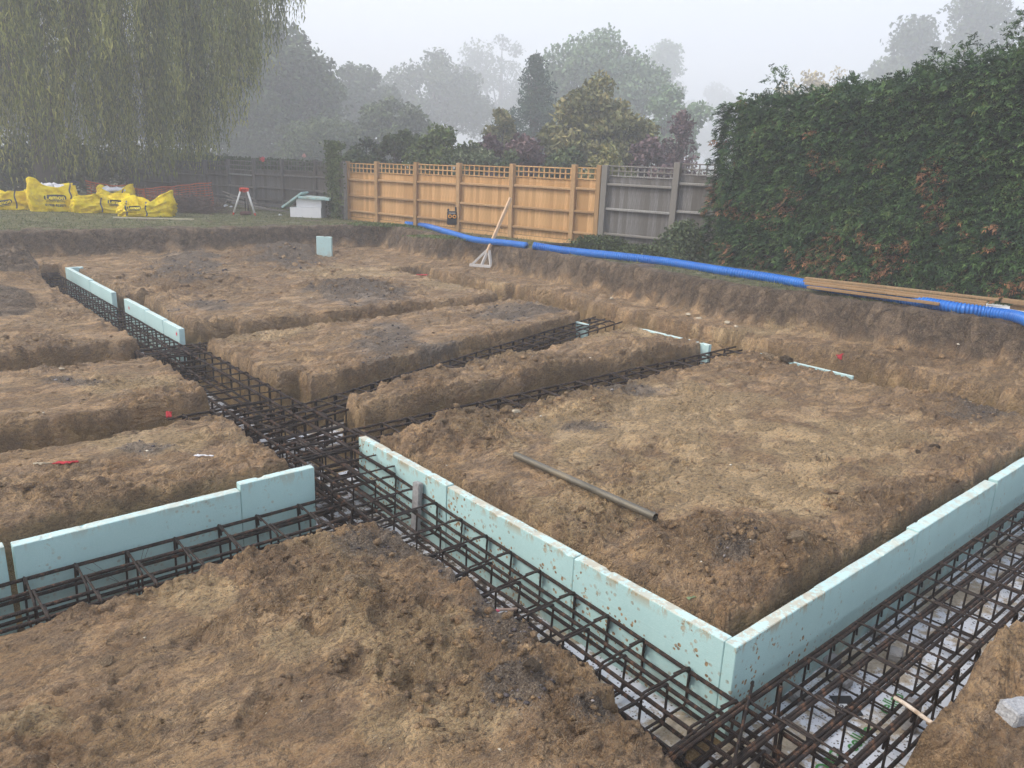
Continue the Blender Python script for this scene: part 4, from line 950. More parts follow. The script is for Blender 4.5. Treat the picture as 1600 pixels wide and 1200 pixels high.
# ------------------------------------------------------------------ bulk bags
t = NT('yellow_woven_bag'); n = t.noise(5, 6, .65); c = t.ramp(n, [(.4, (.68, .47, .006)), (.5, (.86, .63, .008)), (.6, (.92, .72, .02))])
c = t.mix(t.math('MULTIPLY', t.ramp(t.noise(3, 7, .75), [(.56, 0.), (.68, 1.)]), .5), c, (.42, .33, .17)); t.bump(t.noise(9, 5, .6, None, 1.2), .9, .03); M_YEL = t.fin(c, .5)
M_NAVY = plain('navy_strap', (.06, .07, .13), .7); M_LOGO = plain('dark_logo_print', (.045, .05, .07), .6); M_YTXT = plain('yellow_print', (.85, .66, .05), .6)
M_RUB = plain('white_rubble', (.66, .65, .68), .8, .15, 9, bump=1)
def bag(label, x, y, w, h, dp, seed, fill=True, slump=0.0, peaks=(.2, .1, .15, .1), logo=None, phone=None, straps=(), yaw=0.0, dd=0.0, logo_dx=0.0, logo_dz=.0, logo_rot=0.0, logo_s=1.0):
    p = at(x, y, .5); tc = Vector((CU - p[0], CV - p[1], 0)).normalized(); rz = math.atan2(tc.y, tc.x) + hp_ + yaw
    pos = Vector((p[0], p[1], 0)) - tc * (dp * .35 + dd); pos.z = gz(pos.x, pos.y)
    e = empty('bulk_bag', pos, rz); e.scale = (.78, .78, .78); tag(e, label, 'bulk bag', 'yellow bulk bags on the grass')
    nA, nZ = 72, 22; V = []
    for k_ in range(nZ):
        s = k_ / (nZ - 1)
        for i in range(nA):
            a = 6.2832 * i / nA; ca, sa = math.cos(a), math.sin(a); sq = 1 / max(abs(ca), abs(sa)); rad = 1 + (sq - 1) * (.55 + .35 * s)
            cor = max(0, (abs(ca * sa) * 2) ** 4)                  # 1 at the four corners
            ci = int(((a + 6.2832 / 8) % 6.2832) / (6.2832 / 4))  # 0..3
            cq = int((a % 6.2832) / (6.2832 / 4))
            top = h * (1 - slump * .25 * math.sin(a * 2 + seed)) + peaks[cq] * cor
            bulge = 1 + .10 * math.sin(math.pi * min(1, s * 1.1)) - .06 * s
            fold = .05 * math.sin(a * 9 + seed + 3 * s) * (s - .2) + .10 * float(fbm(ca * 2.2 + seed, sa * 2.2 + s * 2.5, seed, 4, True)) + (.03 * float(fbm(a * 3 + seed, s * 7, seed + 4, 3, True)))
            r_ = rad * bulge + fold * (1.0 + slump * 2.2)
            zz_ = top * s + (slump * .12 * float(vn(ca * 2 + seed, sa * 2 + s * 3, seed + 8))) * s
            sh = slump * .18 * s * math.sin(seed * 1.7)
            V.append(((w / 2 * .86) * ca * r_ + sh, (dp / 2 * .86) * sa * r_, zz_))
    # inside lip
    for i in range(nA):
        x_, y_, z_ = V[(nZ - 1) * nA + i]; V.append((x_ * .93, y_ * .90, z_ - .01))
    for i in range(nA):
        x_, y_, z_ = V[(nZ - 1) * nA + i]; V.append((x_ * .80, y_ * .78, h * .72))
    F_ = [(k_ * nA + i, k_ * nA + (i + 1) % nA, (k_ + 1) * nA + (i + 1) % nA, (k_ + 1) * nA + i) for k_ in range(nZ + 1) for i in range(nA)]
    V.append((0, 0, h * .70)); F_ += [((nZ + 1) * nA + i, (nZ + 1) * nA + (i + 1) % nA, len(V) - 1) for i in range(nA)]
    sack = MB().add(V, F_).build('sack', M_YEL, e, smooth=True)
    bvh = BVHTree.FromPolygons([Vector(q) for q in V], F_)
    if fill:
        g = np.random.default_rng(seed); n = 60; P_ = np.stack([(g.random(n) - .5) * w * .62, (g.random(n) - .5) * dp * .6, np.full(n, h * .78)], -1)
        P_[:, 2] += .16 * np.exp(-(P_[:, 0] / (w * .3)) ** 2) * (h / 1.0) + .05 * g.random(n)
        VV, FF = ico_cloud(P_, .09 + .05 * g.random(n), g, .8); link('rubble_fill', npmesh('rubble_fill', VV, FF), M_RUB, e)
    def project(me, mat, name, off):
        keep = []
        for vtx in me.vertices:
            hit = bvh.ray_cast(Vector((vtx.co.x, -5, vtx.co.z)), Vector((0, 1, 0)))
            y_ = hit[0].y if hit[0] else -dp / 2; vtx.co.y = y_ - off
        link(name, me, mat, e)
    def place(me, cx, cz, rot, s=1.0):
        for vtx in me.vertices:
            X, Y = vtx.co.x * s, vtx.co.y * s; vtx.co = Vector((cx + X * math.cos(rot) - Y * math.sin(rot), 0, cz + X * math.sin(rot) + Y * math.cos(rot)))
        return me
    def densify(me, ml=.03):
        bm = bmesh.new(); bm.from_mesh(me); bmesh.ops.triangulate(bm, faces=bm.faces[:])
        for _ in range(5):
            es = [q for q in bm.edges if q.calc_length() > ml]
            if not es: break
            bmesh.ops.subdivide_edges(bm, edges=es, cuts=1); bmesh.ops.triangulate(bm, faces=bm.faces[:])
        bm.to_mesh(me); bm.free(); return me
    if logo:
        lw, lh = .64 * logo_s, .19 * logo_s; n = 40
        ov = MB().add([(0, 0, 0)] + [(lw / 2 * abs(math.cos(a)) ** .6 * math.copysign(1, math.cos(a)), lh / 2 * abs(math.sin(a)) ** .6 * math.copysign(1, math.sin(a)), 0) for a in [6.2832 * i / n for i in range(n)]], [(0, 1 + i, 1 + (i + 1) % n) for i in range(n)]).mesh('logo_oval')
        cz = h * .60 + logo_dz; project(place(densify(ov, .05), logo_dx, cz, logo_rot), M_LOGO, 'logo_oval', .018)
        project(place(densify(text_mesh(logo, .20 * logo_s, 'logo_lettering', .006)), logo_dx, cz, logo_rot), M_YTXT, 'logo_lettering', .032)
        project(place(densify(text_mesh('Groundwork Merchants', .055 * logo_s, 'small_lettering', .001)), logo_dx, cz - .13 * logo_s, logo_rot), M_LOGO, 'small_lettering', .02)
    if phone: project(place(densify(text_mesh(phone, .105 * logo_s, 'phone_number', .003)), logo_dx, h * .60 + logo_dz - .25 * logo_s, logo_rot - .05), M_LOGO, 'phone_number', .02)
    for (sx_, z0, z1, lp) in straps:
        mb = MB(); pts = []
        for i in range(12):
            z_ = z0 + (z1 - z0) * i / 11; hit = bvh.ray_cast(Vector((sx_ + .02 * math.sin(i), -5, z_)), Vector((0, 1, 0)))
            pts.append((sx_ + .02 * math.sin(i * .7), (hit[0].y if hit[0] else pts[-1][1] if pts else -dp / 2) - .015, z_))
        vs, fs = [], []
        for i, q in enumerate(pts): vs += [(q[0] - .022, q[1], q[2]), (q[0] + .022, q[1], q[2]), (q[0] + .022, q[1] + .006, q[2]), (q[0] - .022, q[1] + .006, q[2])]
        for i in range(len(pts) - 1): fs += [(i * 4 + j, i * 4 + (j + 1) % 4, i * 4 + 4 + (j + 1) % 4, i * 4 + 4 + j) for j in range(4)]
        mb.add(vs, fs).build('strap', M_NAVY, e)
        if lp: MB().tube(smooth_path([pts[-1], (sx_ + .05, pts[-1][1] + .06, z1 + .10), (sx_ + .22, pts[-1][1] + .12, z1 + .12), (sx_ + .28, pts[-1][1] + .14, z1 + .05), (sx_ + .10, pts[-1][1] + .08, z1 + .02)], .03), .014, 6).build('lifting_loop', M_NAVY, e, smooth=True)
    return e
bag('tall upright yellow bag with dark oval logo and white rubble heaped in its open top', 86, 330, 1.50, .80, 1.1, 3, True, .15, (.05, .05, .28, .12), 'Lemon', '01908 822071', ((.50, .42, .85, True),), logo_dx=.05, logo_dz=-.02)
bag('low sagging yellow bag cut off by the left edge of the picture', 14, 326, 1.5, .50, 1.0, 7, False, .8, (.1, .1, .12, .1), 'Lemon', None, ((.22, .05, .68, False),), logo_dx=-.15, logo_dz=-.06, logo_rot=.22, logo_s=.85)
bag('yellow bag with white rubble standing behind the crumpled bags', 180, 325, 1.25, .62, .9, 12, True, .5, (.15, .1, .12, .16), None, None, ((.3, .35, .66, False),), dd=.75)
bag('crumpled muddy yellow bag with logo in the middle of the row', 165, 333, 1.75, .46, .9, 15, False, 1.0, (.05, .15, .02, .12), 'Lemon', None, ((-.1, .03, .5, False),), logo_dx=.35, logo_dz=.08, logo_rot=-.08, logo_s=.8)
bag('folded bright yellow bag with two straps at the right end of the row', 228, 338, 1.55, .44, .9, 19, False, .9, (.28, .05, .05, .22), 'Lemon', None, ((-.55, .03, .45, False), (.02, .03, .42, False)), logo_dx=-.32, logo_dz=.02, logo_s=.62, dd=-.2)
bag('limp yellow bag with logo lying between the tall bag and the crumpled one', 136, 331, 1.0, .40, .8, 23, False, 1.0, (.05, .12, .04, .02), 'Lemon', None, (), logo_dx=-.02, logo_dz=.08, logo_rot=.25, logo_s=.55)

# ------------------------------------------------------------------ barrier netting, brushwood, canes
M_NET = plain('orange_netting', (.42, .09, .035), .6, .2)
def netting(label, A_, B_, yt, seed, sag=.0, hgt=None):
    A_, B_ = Vector(A_), Vector(B_); d = B_ - A_; L = d.length; g = random.Random(seed)
    e = empty('barrier_netting', A_); tag(e, label, 'barrier netting'); n = int(L / .11); m_ = 9; H_ = yt
    def P(i, j):
        s = i / n; hh = H_[0] + (H_[1] - H_[0]) * s - sag * math.sin(math.pi * s)
        q = d * s; nn = Vector((-d.y, d.x, 0)).normalized() * (.06 * math.sin(s * 9 + seed) * (j / m_) + .03 * math.sin(s * 23 + j * .4))
        return q + nn + Vector((0, 0, .03 + hh * j / m_ + .01 * math.sin(i * 1.3 + j)))
    mb = MB()
    for i in range(n + 1): mb.tube([P(i, j) for j in range(m_ + 1)], .007, 4)
    for j in range(m_ + 1): mb.tube([P(i, j) for i in range(n + 1)], .010 if j < m_ else .016, 4)
    mb.build('net', M_NET, e)
    for s in (0, .5, 1): i = int(n * s); MB().tube([P(i, 0) - Vector((0, 0, .2)), P(i, m_) + Vector((0, 0, .1))], .012, 6).build('stake', M_TWIG, e)
netting('orange plastic netting standing behind the right hand bags and brushwood', at(230, 324, .5), at(333, 322, .5) + np.array([0, 0, 0]), (.48, .66), 1)
netting('orange netting piece showing behind the rubble-topped bag', at(138, 318, .5), at(200, 319, .5), (.62, .50), 5, .05)
netting('orange netting seen between the two groups behind the bags', at(200, 319, .5), at(232, 323, .5), (.48, .46), 8, .03)
def brush(label, x, y, wx, wy, hh, n, seed, cat='brushwood', lmin=.3, lmax=.9, r=.006):
    g = random.Random(seed); p = at(x, y, .5); mb = MB(); ac = Vector((RS[0], RS[1], 0)).normalized(); fw = Vector((FS[0], FS[1], 0)).normalized()
    for i in range(n):
        a, b = g.gauss(0, .5), g.gauss(0, .5); hz = hh * math.exp(-(a * a + b * b)) * g.random()
        c = ac * (a * wx) + fw * (b * wy) + Vector((0, 0, hz + .02)); L = g.uniform(lmin, lmax); th = g.uniform(0, math.pi); el = g.gauss(0, .35)
        dd = (ac * math.cos(th) + fw * math.sin(th)) * math.cos(el) + Vector((0, 0, math.sin(el)))
        k1 = Vector((g.gauss(0, .04), g.gauss(0, .04), g.gauss(0, .04)))
        q0, q1 = c - dd * L / 2, c + dd * L / 2; q0.z = max(q0.z, 0.0); q1.z = max(q1.z, 0.0)
        mb.tube([q0, c + k1, q1], [r, r * .8, r * .4], 4, cap=False)
    return mb, p
mb, p = brush('', 300, 331, .9, .5, .45, 650, 5); o = mb.build('brushwood_pile', plain('brush_bark', (.13, .095, .08), .9, .4, 3), None, (p[0], p[1], gz(p[0], p[1]))); tag(o, 'heap of brown brushwood in front of the orange netting', 'brushwood', kind='stuff')
M_CANE = plain('grey_cane', (.24, .21, .18), .85, .3, 4)
g = random.Random(4)
cn = [('highest cane of the slanting heap before the grey fence', (348, 299), (425, 326), .55, .05), ('second cane of the slanting heap before the grey fence', (353, 306), (418, 329), .42, .04), ('third cane of the slanting heap, just above the ground', (355, 312), (440, 331), .30, .04),
      ('cane leaning the other way, from lower left to upper right', (340, 327), (356, 312), .02, .35), ('cane lying flat behind the tripod', (376, 322), (430, 329), .08, .04), ('longest cane lying low to the right of the tripod', (380, 318), (452, 331), .12, .03)]
for l, a, b, za, zb in cn:
    pa_, pb_2 = at(a[0], a[1], .5 + za), at(b[0], b[1], .5 + zb)
    A_ = Vector((pa_[0], pa_[1], .5 + za)); B_ = Vector((pb_2[0], pb_2[1], .5 + zb))
    dd = B_ - A_; tag(MB().tube([Vector((0, 0, 0)), dd * .5 + Vector((0, 0, -.02)), dd], [.018, .016, .010], 6).build('garden_cane', M_CANE, None, A_, smooth=True), l, 'cane', 'canes heaped before the grey fence')
pa_, pb_2 = at(177, 340, .52), at(303, 343, .52); dd = Vector(pb_2 - pa_); tag(MB().box((0, 0, 0), (dd.length, .05, .035), bev=.004).build('pale_batten', plain('pale_batten_wood', (.50, .44, .31), .8), None, Vector((pa_ + pb_2) / 2), (0, 0, math.atan2(dd.y, dd.x))), 'long pale batten lying on the grass in front of the yellow bags', 'batten')
for (x, y, s, l) in [(352, 321, .07, 'white round lump on the ground left of the tripod'), (361, 322, .05, 'smaller white lump beside the round one left of the tripod'), (512, 335, .07, 'broken white foam lump right of the foam block stack'), (438, 337, .06, 'white foam crumb left of the foam block stack'), (505, 339, .06, 'white foam lump at the lower right corner of the stack')]:
    o = clod(x, y, s, l, int(x), M_WHP, z=.5); o.name = 'foam_lump'; o['category'] = 'foam lump'
# tripod
p = at(384, 336, .5); e = empty('survey_tripod', (p[0], p[1], gz(p[0], p[1]))); tag(e, 'surveying tripod with white legs and red-orange head standing on the grass', 'tripod')
M_TRW = plain('white_leg', (.62, .62, .60), .4, .05); M_TRR = plain('red_head', (.55, .06, .03), .45)
ac = Vector((RS[0], RS[1], 0)).normalized(); fw = Vector((FS[0], FS[1], 0)).normalized(); HT = top_h(np.array([p[0], p[1], .5]), 293)
MB().box((0, 0, HT - .03), (.20, .20, .05), bev=.02).build('head', M_TRR, e); MB().tube([(0, 0, HT - .12), (0, 0, HT)], .05, 12).build('centre_screw', M_TRR, e)
for i, dr in enumerate((-ac * 1.0 - fw * .4, ac * 1.0 - fw * .4, fw * .9)):
    ft_ = dr * .30; hd = dr.normalized() * .09 + Vector((0, 0, HT - .06))
    leg = MB().tube([hd, hd.lerp(ft_, .93)], .026, 8).build('leg', M_TRW if i < 2 else plain('dark_leg', (.18, .16, .15), .5), e, smooth=True)
    dd = (ft_ - hd); MB().tube([hd.lerp(ft_, .9), ft_], [.03, .016], 8).build('foot', M_TRR, leg); MB().box(hd, (.07, .07, .09), bev=.01).build('hinge', M_TRR, leg)
MB().tube([Vector((0, 0, .45)), Vector((0, 0, .02))], .012, 6).build('hanging_strap', M_BLKP, e); MB().box((0, 0, .05), (.30, .12, .10), bev=.03).build('carry_pouch', plain('pouch', (.13, .06, .05), .8), e)
# foam block stack
p = at(478, 340, .5); zc = gz(p[0], p[1]); rz = math.atan2(ac.y, ac.x) - .05
def fblock(label, dx, dy, z, L, T, H, mat, rx=0.0, ry=0.0, name='foam_block', cat='foam block', r2=0.0):
    q = Vector((p[0], p[1], zc)) + ac * dx + fw * dy + Vector((0, 0, z)); return foam(label, tuple(q), L, H, T, mat, rz + r2, int(abs(dx) * 100) + 5, name=name, cat=cat, pitch=rx, lean=ry)
fblock('lower white foam block of the stack by the grey fence', -.42, 0, 0, .84, .6, .26, M_LABEL); fblock('upper white foam block of the stack, set a little to the right', -.26, .05, .265, .68, .5, .22, M_LABEL)
fblock('teal board lying as a lid on the white foam blocks', -.18, -.05, .50, .84, .62, .06, M_TEAL, ry=.04, cat='insulation board', name='foam_board'); o = fblock('teal board sliding down the left of the foam block stack', -.62, -.02, .23, .68, .6, .05, M_TEAL, ry=-.62, cat='insulation board', name='foam_board')
# ------------------------------------------------------------------ vegetation
def leaf_mat(name, stops, rough=.7, rr=.0):
    t = NT(name); a = t.attr('rnd'); n = t.noise(.9, 3, .5)
    c = t.ramp(t.math('ADD', t.math('MULTIPLY', a, .75), t.math('MULTIPLY', n, .3)), stops); return t.fin(c, rough)
def leaves(C, size, rg, aspect=.5, down=0.0, tone=None):
    """diamond leaves at C (n,3)"""
    n = len(C); d = rg.normal(size=(n, 3)); d[:, 2] = d[:, 2] * (1 - down) - down * 1.6; d /= np.linalg.norm(d, axis=1)[:, None]
    r = rg.normal(size=(n, 3)); s = np.cross(d, r); s /= np.linalg.norm(s, axis=1)[:, None] + 1e-9
    L = (size * (.6 + .8 * rg.random(n)))[:, None]; w = L * aspect
    V = np.stack([C - d * L * .5, C + s * w * .5 + d * L * .05, C + d * L * .5, C - s * w * .5 + d * L * .05], 1)
    F = (np.arange(n) * 4)[:, None] + np.arange(4)[None]
    rnd = np.clip(rg.random(n) * .6 + (tone if tone is not None else .2), 0, 1)
    return V.reshape(-1, 3), F, np.repeat(rnd, 4)
M_BARK = plain('tree_bark', (.085, .07, .06), .95, .35, 4, bump=.8)
def tree(name, label, cat, x, ytop, wpx, dist, mat, n=11000, leaf=.22, shape='round', seed=1, zb=None, K=34, aspect=.55, down=0.0, group=None, asym=0.0, sparse=1.0):
    if dist > 34: d2 = 34 + (dist - 34) * 5.6; leaf *= (d2 / dist) ** .8; dist = d2   # the fog thins them, not their size
    rg = np.random.default_rng(seed); P = at_d(x, ytop, dist); H = P[2] - .4
    depth = (P - CAMP) @ FS; R_ = wpx / 2 / FPX * depth
    z0 = H * .12 if zb is None else zb
    if shape == 'round': K = int(K * 1.35)
    e = empty(name, (P[0], P[1], .38)); tag(e, label, cat, group)
    cs, rs = [], []
    for i in range(K):
        th = rg.random() * 6.283
        if shape == 'cone':
            s = rg.random() ** 1.25; zc = z0 + (H - z0) * s; rr = R_ * (1 - s) ** .85 * rg.random() ** .5 * .9; lr = R_ * (.30 * (1 - s) + .13)
        elif shape == 'tall':
            s = rg.random(); zc = z0 + (H - z0) * (.05 + .87 * s); rr = R_ * math.sin(math.pi * (.12 + .83 * s)) ** .6 * rg.random() ** .5 * .75; lr = R_ * (.28 + .2 * rg.random())
        elif shape == 'shrub':
            s = rg.random() ** .8; zc = (H) * (.1 + .75 * s); rr = R_ * (1 - .5 * s * s) * rg.random() ** .5 * .85; lr = R_ * (.22 + .2 * rg.random())
        else:
            ph = math.acos(1 - 1.75 * rg.random()); s = .5 + .5 * math.cos(ph); q = rg.random() ** .35 * .80
            zc = z0 + (H - z0) * (.5 + .5 * math.cos(ph) * q); rr = R_ * math.sin(ph) * q; lr = min(R_, (H - z0) * .6) * (.13 + .17 * rg.random())
        cs.append((rr * math.cos(th), rr * math.sin(th), min(zc, H - lr * .7))); rs.append(lr)
    # one lobe always carries the top
    cs[0] = (0.0, 0.0, H - rs[0] * .8)
    cs, rs = np.array(cs), np.array(rs)
    tone = .38 * rg.random(K) - .02
    wts = rs ** 2; wts /= wts.sum(); k = rg.choice(K, n, p=wts)
    d = rg.normal(size=(n, 3)); d /= np.linalg.norm(d, axis=1)[:, None]; rad = rg.random(n) ** .45 * (1 + .28 * fbm(d[:, 0] * 2.5 + k, d[:, 1] * 2.5 + d[:, 2], seed, 3))
    ex = rg.random(n) < .08; rad[ex] *= 1.18
    C = cs[k] + d * (rs[k] * rad)[:, None] * np.array([1, 1, .8]); C[:, 2] = np.maximum(C[:, 2], .1)
    # thin twigs between lobes
    V, F, rn = leaves(C, np.full(n, leaf), rg, aspect, down, tone[k] + .12 * d[:, 2])
    link('crown', npmesh('crown', V, F, False, {'rnd': rn}), mat, e)
    mb = MB(); tr = max(.08, H * .025); g = random.Random(seed)
    if shape != 'shrub': mb.tube([(0, 0, -.1), (g.uniform(-.1, .1), g.uniform(-.1, .1), H * .3), (g.uniform(-.2, .2), g.uniform(-.2, .2), H * .62), (0, 0, H * .9)], [tr * 1.3, tr, tr * .6, tr * .12], 8)
    for i in range(min(K, 26)):
        c = cs[i]; zs_ = (.15 + .5 * g.random()) * c[2]; a = Vector((0, 0, zs_)) if shape != 'shrub' else Vector((g.uniform(-.2, .2) * R_, g.uniform(-.2, .2) * R_, 0)); b = Vector(c)
        mid_ = a.lerp(b, .5) + Vector((g.uniform(-.1, .1), g.uniform(-.1, .1), -.08 * (b - a).length))
        t0 = tr * .45; mb.tube([a, mid_, b, b + (b - a).normalized() * rs[i] * .6], [t0, t0 * .6, t0 * .3, t0 * .08], 5, cap=False)
    mb.build('trunk', M_BARK, e, smooth=True)
    return e
L_OAK = leaf_mat('oak_leaves', [(.1, (.022, .034, .017)), (.5, (.06, .085, .036)), (.9, (.12, .16, .06))])
L_MAP = leaf_mat('pale_maple_leaves', [(.1, (.05, .09, .04)), (.5, (.12, .19, .09)), (.9, (.22, .31, .15))])
L_CON = leaf_mat('dark_conifer_foliage', [(.1, (.016, .034, .024)), (.5, (.04, .078, .05)), (.9, (.08, .13, .075))])
L_OLI = leaf_mat('olive_autumn_leaves', [(.1, (.07, .07, .03)), (.5, (.17, .18, .065)), (.9, (.34, .27, .11))])
L_PUR = leaf_mat('purple_leaves', [(.1, (.045, .03, .036)), (.5, (.12, .075, .08)), (.9, (.22, .14, .13))])
L_SHR = leaf_mat('shrub_leaves', [(.1, (.018, .03, .012)), (.5, (.06, .085, .028)), (.9, (.15, .19, .07))])
L_VAR = leaf_mat('variegated_leaves', [(.1, (.03, .05, .02)), (.5, (.08, .11, .05)), (.8, (.16, .19, .09)), (.95, (.42, .44, .28))])
L_YEL = leaf_mat('yellowing_leaves', [(.1, (.20, .15, .07)), (.5, (.36, .28, .13)), (.9, (.50, .42, .22))])
L_GRN = leaf_mat('bright_shrub_leaves', [(.1, (.03, .055, .015)), (.5, (.09, .13, .03)), (.9, (.20, .25, .08))])
G = 'trees fading into the fog beyond the fences'
tree('oak_tree', 'tall dark ragged oak right beside the willow, beyond the grey fence', 'tree', 428, 22, 250, 40, L_OAK, 20000, .26, 'round', 1, .9, 60, group=G)
tree('oak_tree', 'dark lower oak between the tall ragged oak and the gap over the orange fence', 'tree', 545, 98, 230, 44, L_OAK, 17000, .26, 'round', 2, .9, 46, group=G)
tree('broadleaf_tree', 'round grey-green tree half faded in fog above the left of the orange fence', 'tree', 680, 72, 220, 50, L_OAK, 14000, .28, 'round', 3, 1.0, 46, group=G)
tree('broadleaf_tree', 'very faded grey tree left of the dark conifer', 'tree', 785, 52, 200, 62, L_OAK, 14000, .32, 'round', 4, 1.0, 40, group=G)
tree('maple_tree', 'big pale green maple towering behind the olive tree', 'tree', 948, 40, 255, 42, L_MAP, 34000, .20, 'round', 5, 1.0, 70, aspect=.8, group=G)
tree('poplar_tree', 'thin pale poplar faded in fog at the right of the big maple', 'tree', 1042, 62, 95, 60, L_MAP, 7000, .30, 'tall', 6, 2.0, 30, group=G)
tree('conifer_tree', 'dark blue-green conifer with a pointed top left of the olive tree', 'tree', 838, 84, 175, 36, L_CON, 22000, .18, 'cone', 7, .3, 120, aspect=.35, group=G)
tree('olive_green_tree', 'olive and rust leaved tree standing over the right half of the orange fence', 'tree', 938, 112, 200, 30, L_OLI, 19000, .19, 'round', 8, .3, 55, aspect=.45, down=.5, group=G)
tree('small_olive_tree', 'narrow rusty tree left of the foot of the dark conifer', 'tree', 783, 168, 60, 32, L_OLI, 3500, .17, 'tall', 9, .3, 18, group=G)
tree('purple_tree', 'purple leaved tree with a pointed top between the olive tree and the hedge', 'tree', 1068, 172, 120, 29, L_PUR, 9500, .14, 'cone', 10, .2, 80, group=G)
tree('purple_tree', 'low purple tree at the right foot of the olive tree', 'tree', 1020, 212, 110, 27.5, L_PUR, 6500, .15, 'shrub', 11, .2, 26, group=G)
tree('purple_shrub', 'purple leaved shrub behind the middle of the orange fence', 'shrub', 815, 206, 110, 25.5, L_PUR, 6500, .14, 'shrub', 12, .2, 26, group='shrubs behind the orange fence')
tree('purple_shrub', 'small reddish shrub left of the purple one behind the orange fence', 'shrub', 765, 208, 70, 26, L_PUR, 3500, .14, 'shrub', 13, .2, 20, group='shrubs behind the orange fence')
tree('green_shrub', 'tall loose green shrub above the second and third orange fence bays', 'shrub', 690, 190, 120, 25.5, L_GRN, 8500, .13, 'shrub', 14, .2, 30, group='shrubs behind the orange fence')
tree('green_shrub', 'dense green shrub above the first orange fence bay', 'shrub', 632, 200, 90, 26.5, L_SHR, 6500, .13, 'shrub', 15, .2, 26, group='shrubs behind the orange fence')
tree('variegated_shrub', 'cream speckled shrub just behind the third orange fence post', 'shrub', 735, 218, 110, 23.5, L_VAR, 6500, .11, 'shrub', 16, .2, 26, group='shrubs behind the orange fence')
tree('variegated_shrub', 'pale speckled shrub low behind the fifth orange fence bay', 'shrub', 800, 232, 80, 22.5, L_VAR, 3500, .11, 'shrub', 17, .2, 18, group='shrubs behind the orange fence')
tree('green_shrub', 'grey green shrub behind the left end of the orange fence', 'shrub', 572, 212, 90, 28.5, L_SHR, 6000, .14, 'shrub', 18, .2, 26, group='shrubs behind the orange fence')
tree('broadleaf_tree', 'low pale bushy tree seen between the shrubs and the grey-green tree', 'tree', 610, 150, 190, 38, L_SHR, 9000, .22, 'round', 34, .4, 36, group=G)
tree('broadleaf_tree', 'soft green tree right of the big maple reaching toward the hedge', 'tree', 1050, 130, 150, 39, L_MAP, 9000, .22, 'round', 35, .4, 36, group=G)
tree('green_shrub', 'wispy green shrub growing over the right end of the grey fence', 'shrub', 532, 222, 60, 25, L_SHR, 3600, .11, 'shrub', 19, .2, 20, group='shrubs behind the orange fence')
tree('green_shrub', 'dark shrub beneath the olive tree, right of the dark conifer', 'shrub', 890, 226, 120, 25, L_SHR, 6000, .14, 'shrub', 20, .2, 26, group='shrubs behind the orange fence')
tree('green_shrub', 'rusty green shrub over the last orange fence bay', 'shrub', 950, 222, 120, 23.5, L_OLI, 6000, .13, 'shrub', 25, .2, 26, group='shrubs behind the orange fence')
tree('far_tree', 'very pale tree looming in the fog above the right end of the hedge', 'tree', 1520, -35, 300, 50, L_OAK, 15000, .34, 'round', 21, 1.0, 50, group=G)
tree('far_tree', 'pale lower tree in the fog behind the middle of the hedge', 'tree', 1425, 42, 110, 52, L_OAK, 6500, .34, 'round', 22, 1.0, 30, group=G)
tree('yellow_tree', 'faint yellowing tree top above the left part of the hedge', 'tree', 1264, 108, 170, 42, L_YEL, 7000, .20, 'round', 23, 1.0, 46, group=G)
tree('yellow_tree', 'tiny faint yellow tree top right of the larger yellow one', 'tree', 1312, 102, 90, 44, L_YEL, 1800, .16, 'cone', 24, 1.0, 34, group=G)
tree('far_tree', 'ghostly far tree between the big maple and the hedge', 'tree', 1120, 128, 120, 85, L_OAK, 6000, .45, 'round', 26, 1.0, 30, group=G)
tree('backdrop_tree', 'dark tree mass at the far left behind the willow trunk', 'tree', 10, 40, 330, 40, L_OAK, 15000, .28, 'round', 27, .2, 50, group='dark trees behind the willow')
tree('backdrop_tree', 'dark tree mass directly behind the middle of the willow', 'tree', 190, 60, 300, 44, L_OAK, 15000, .30, 'round', 28, .2, 50, group='dark trees behind the willow')
tree('backdrop_tree', 'dark low trees behind the right skirt of the willow', 'tree', 335, 120, 190, 43, L_OAK, 11000, .28, 'round', 29, .2, 40, group='dark trees behind the willow')
tree('backdrop_shrub', 'dark undergrowth behind the yellow bags under the willow', 'shrub', 60, 215, 260, 33, L_SHR, 10000, .16, 'shrub', 30, .1, 36, group='dark trees behind the willow')
tree('backdrop_shrub', 'dark undergrowth behind the orange netting under the willow', 'shrub', 255, 232, 230, 35, L_OAK, 10000, .16, 'shrub', 31, .1, 36, group='dark trees behind the willow')

tree('backdrop_shrub', 'dark undergrowth showing over the middle of the long grey fence', 'shrub', 400, 190, 240, 40, L_OAK, 11000, .17, 'shrub', 32, .1, 36, group='dark trees behind the willow')
tree('backdrop_shrub', 'dark undergrowth showing over the right of the long grey fence', 'shrub', 500, 180, 170, 38, L_SHR, 8000, .17, 'shrub', 33, .1, 30, group='dark trees behind the willow')
# dark hedge over the long grey fence
a_, b_2 = at_d(300, 240, 33.5), at_d(545, 240, 26.0); rg = np.random.default_rng(5); n = 9000; s = rg.random(n)
C = a_[None] + (b_2 - a_)[None] * s[:, None] + rg.normal(size=(n, 3)) * np.array([.35, .35, 0]); C[:, 2] = .5 + (a_[2] - .55 + .12 * fbm(s * 14, s * 0, 4, 3)) * rg.random(n) ** .6
V, F, rn = leaves(C, np.full(n, .13), rg, .6); tag(link('clipped_hedge', npmesh('clipped_hedge', V, F, False, {'rnd': rn}), L_OAK), 'dark clipped hedge showing over the long grey fence', 'hedge')
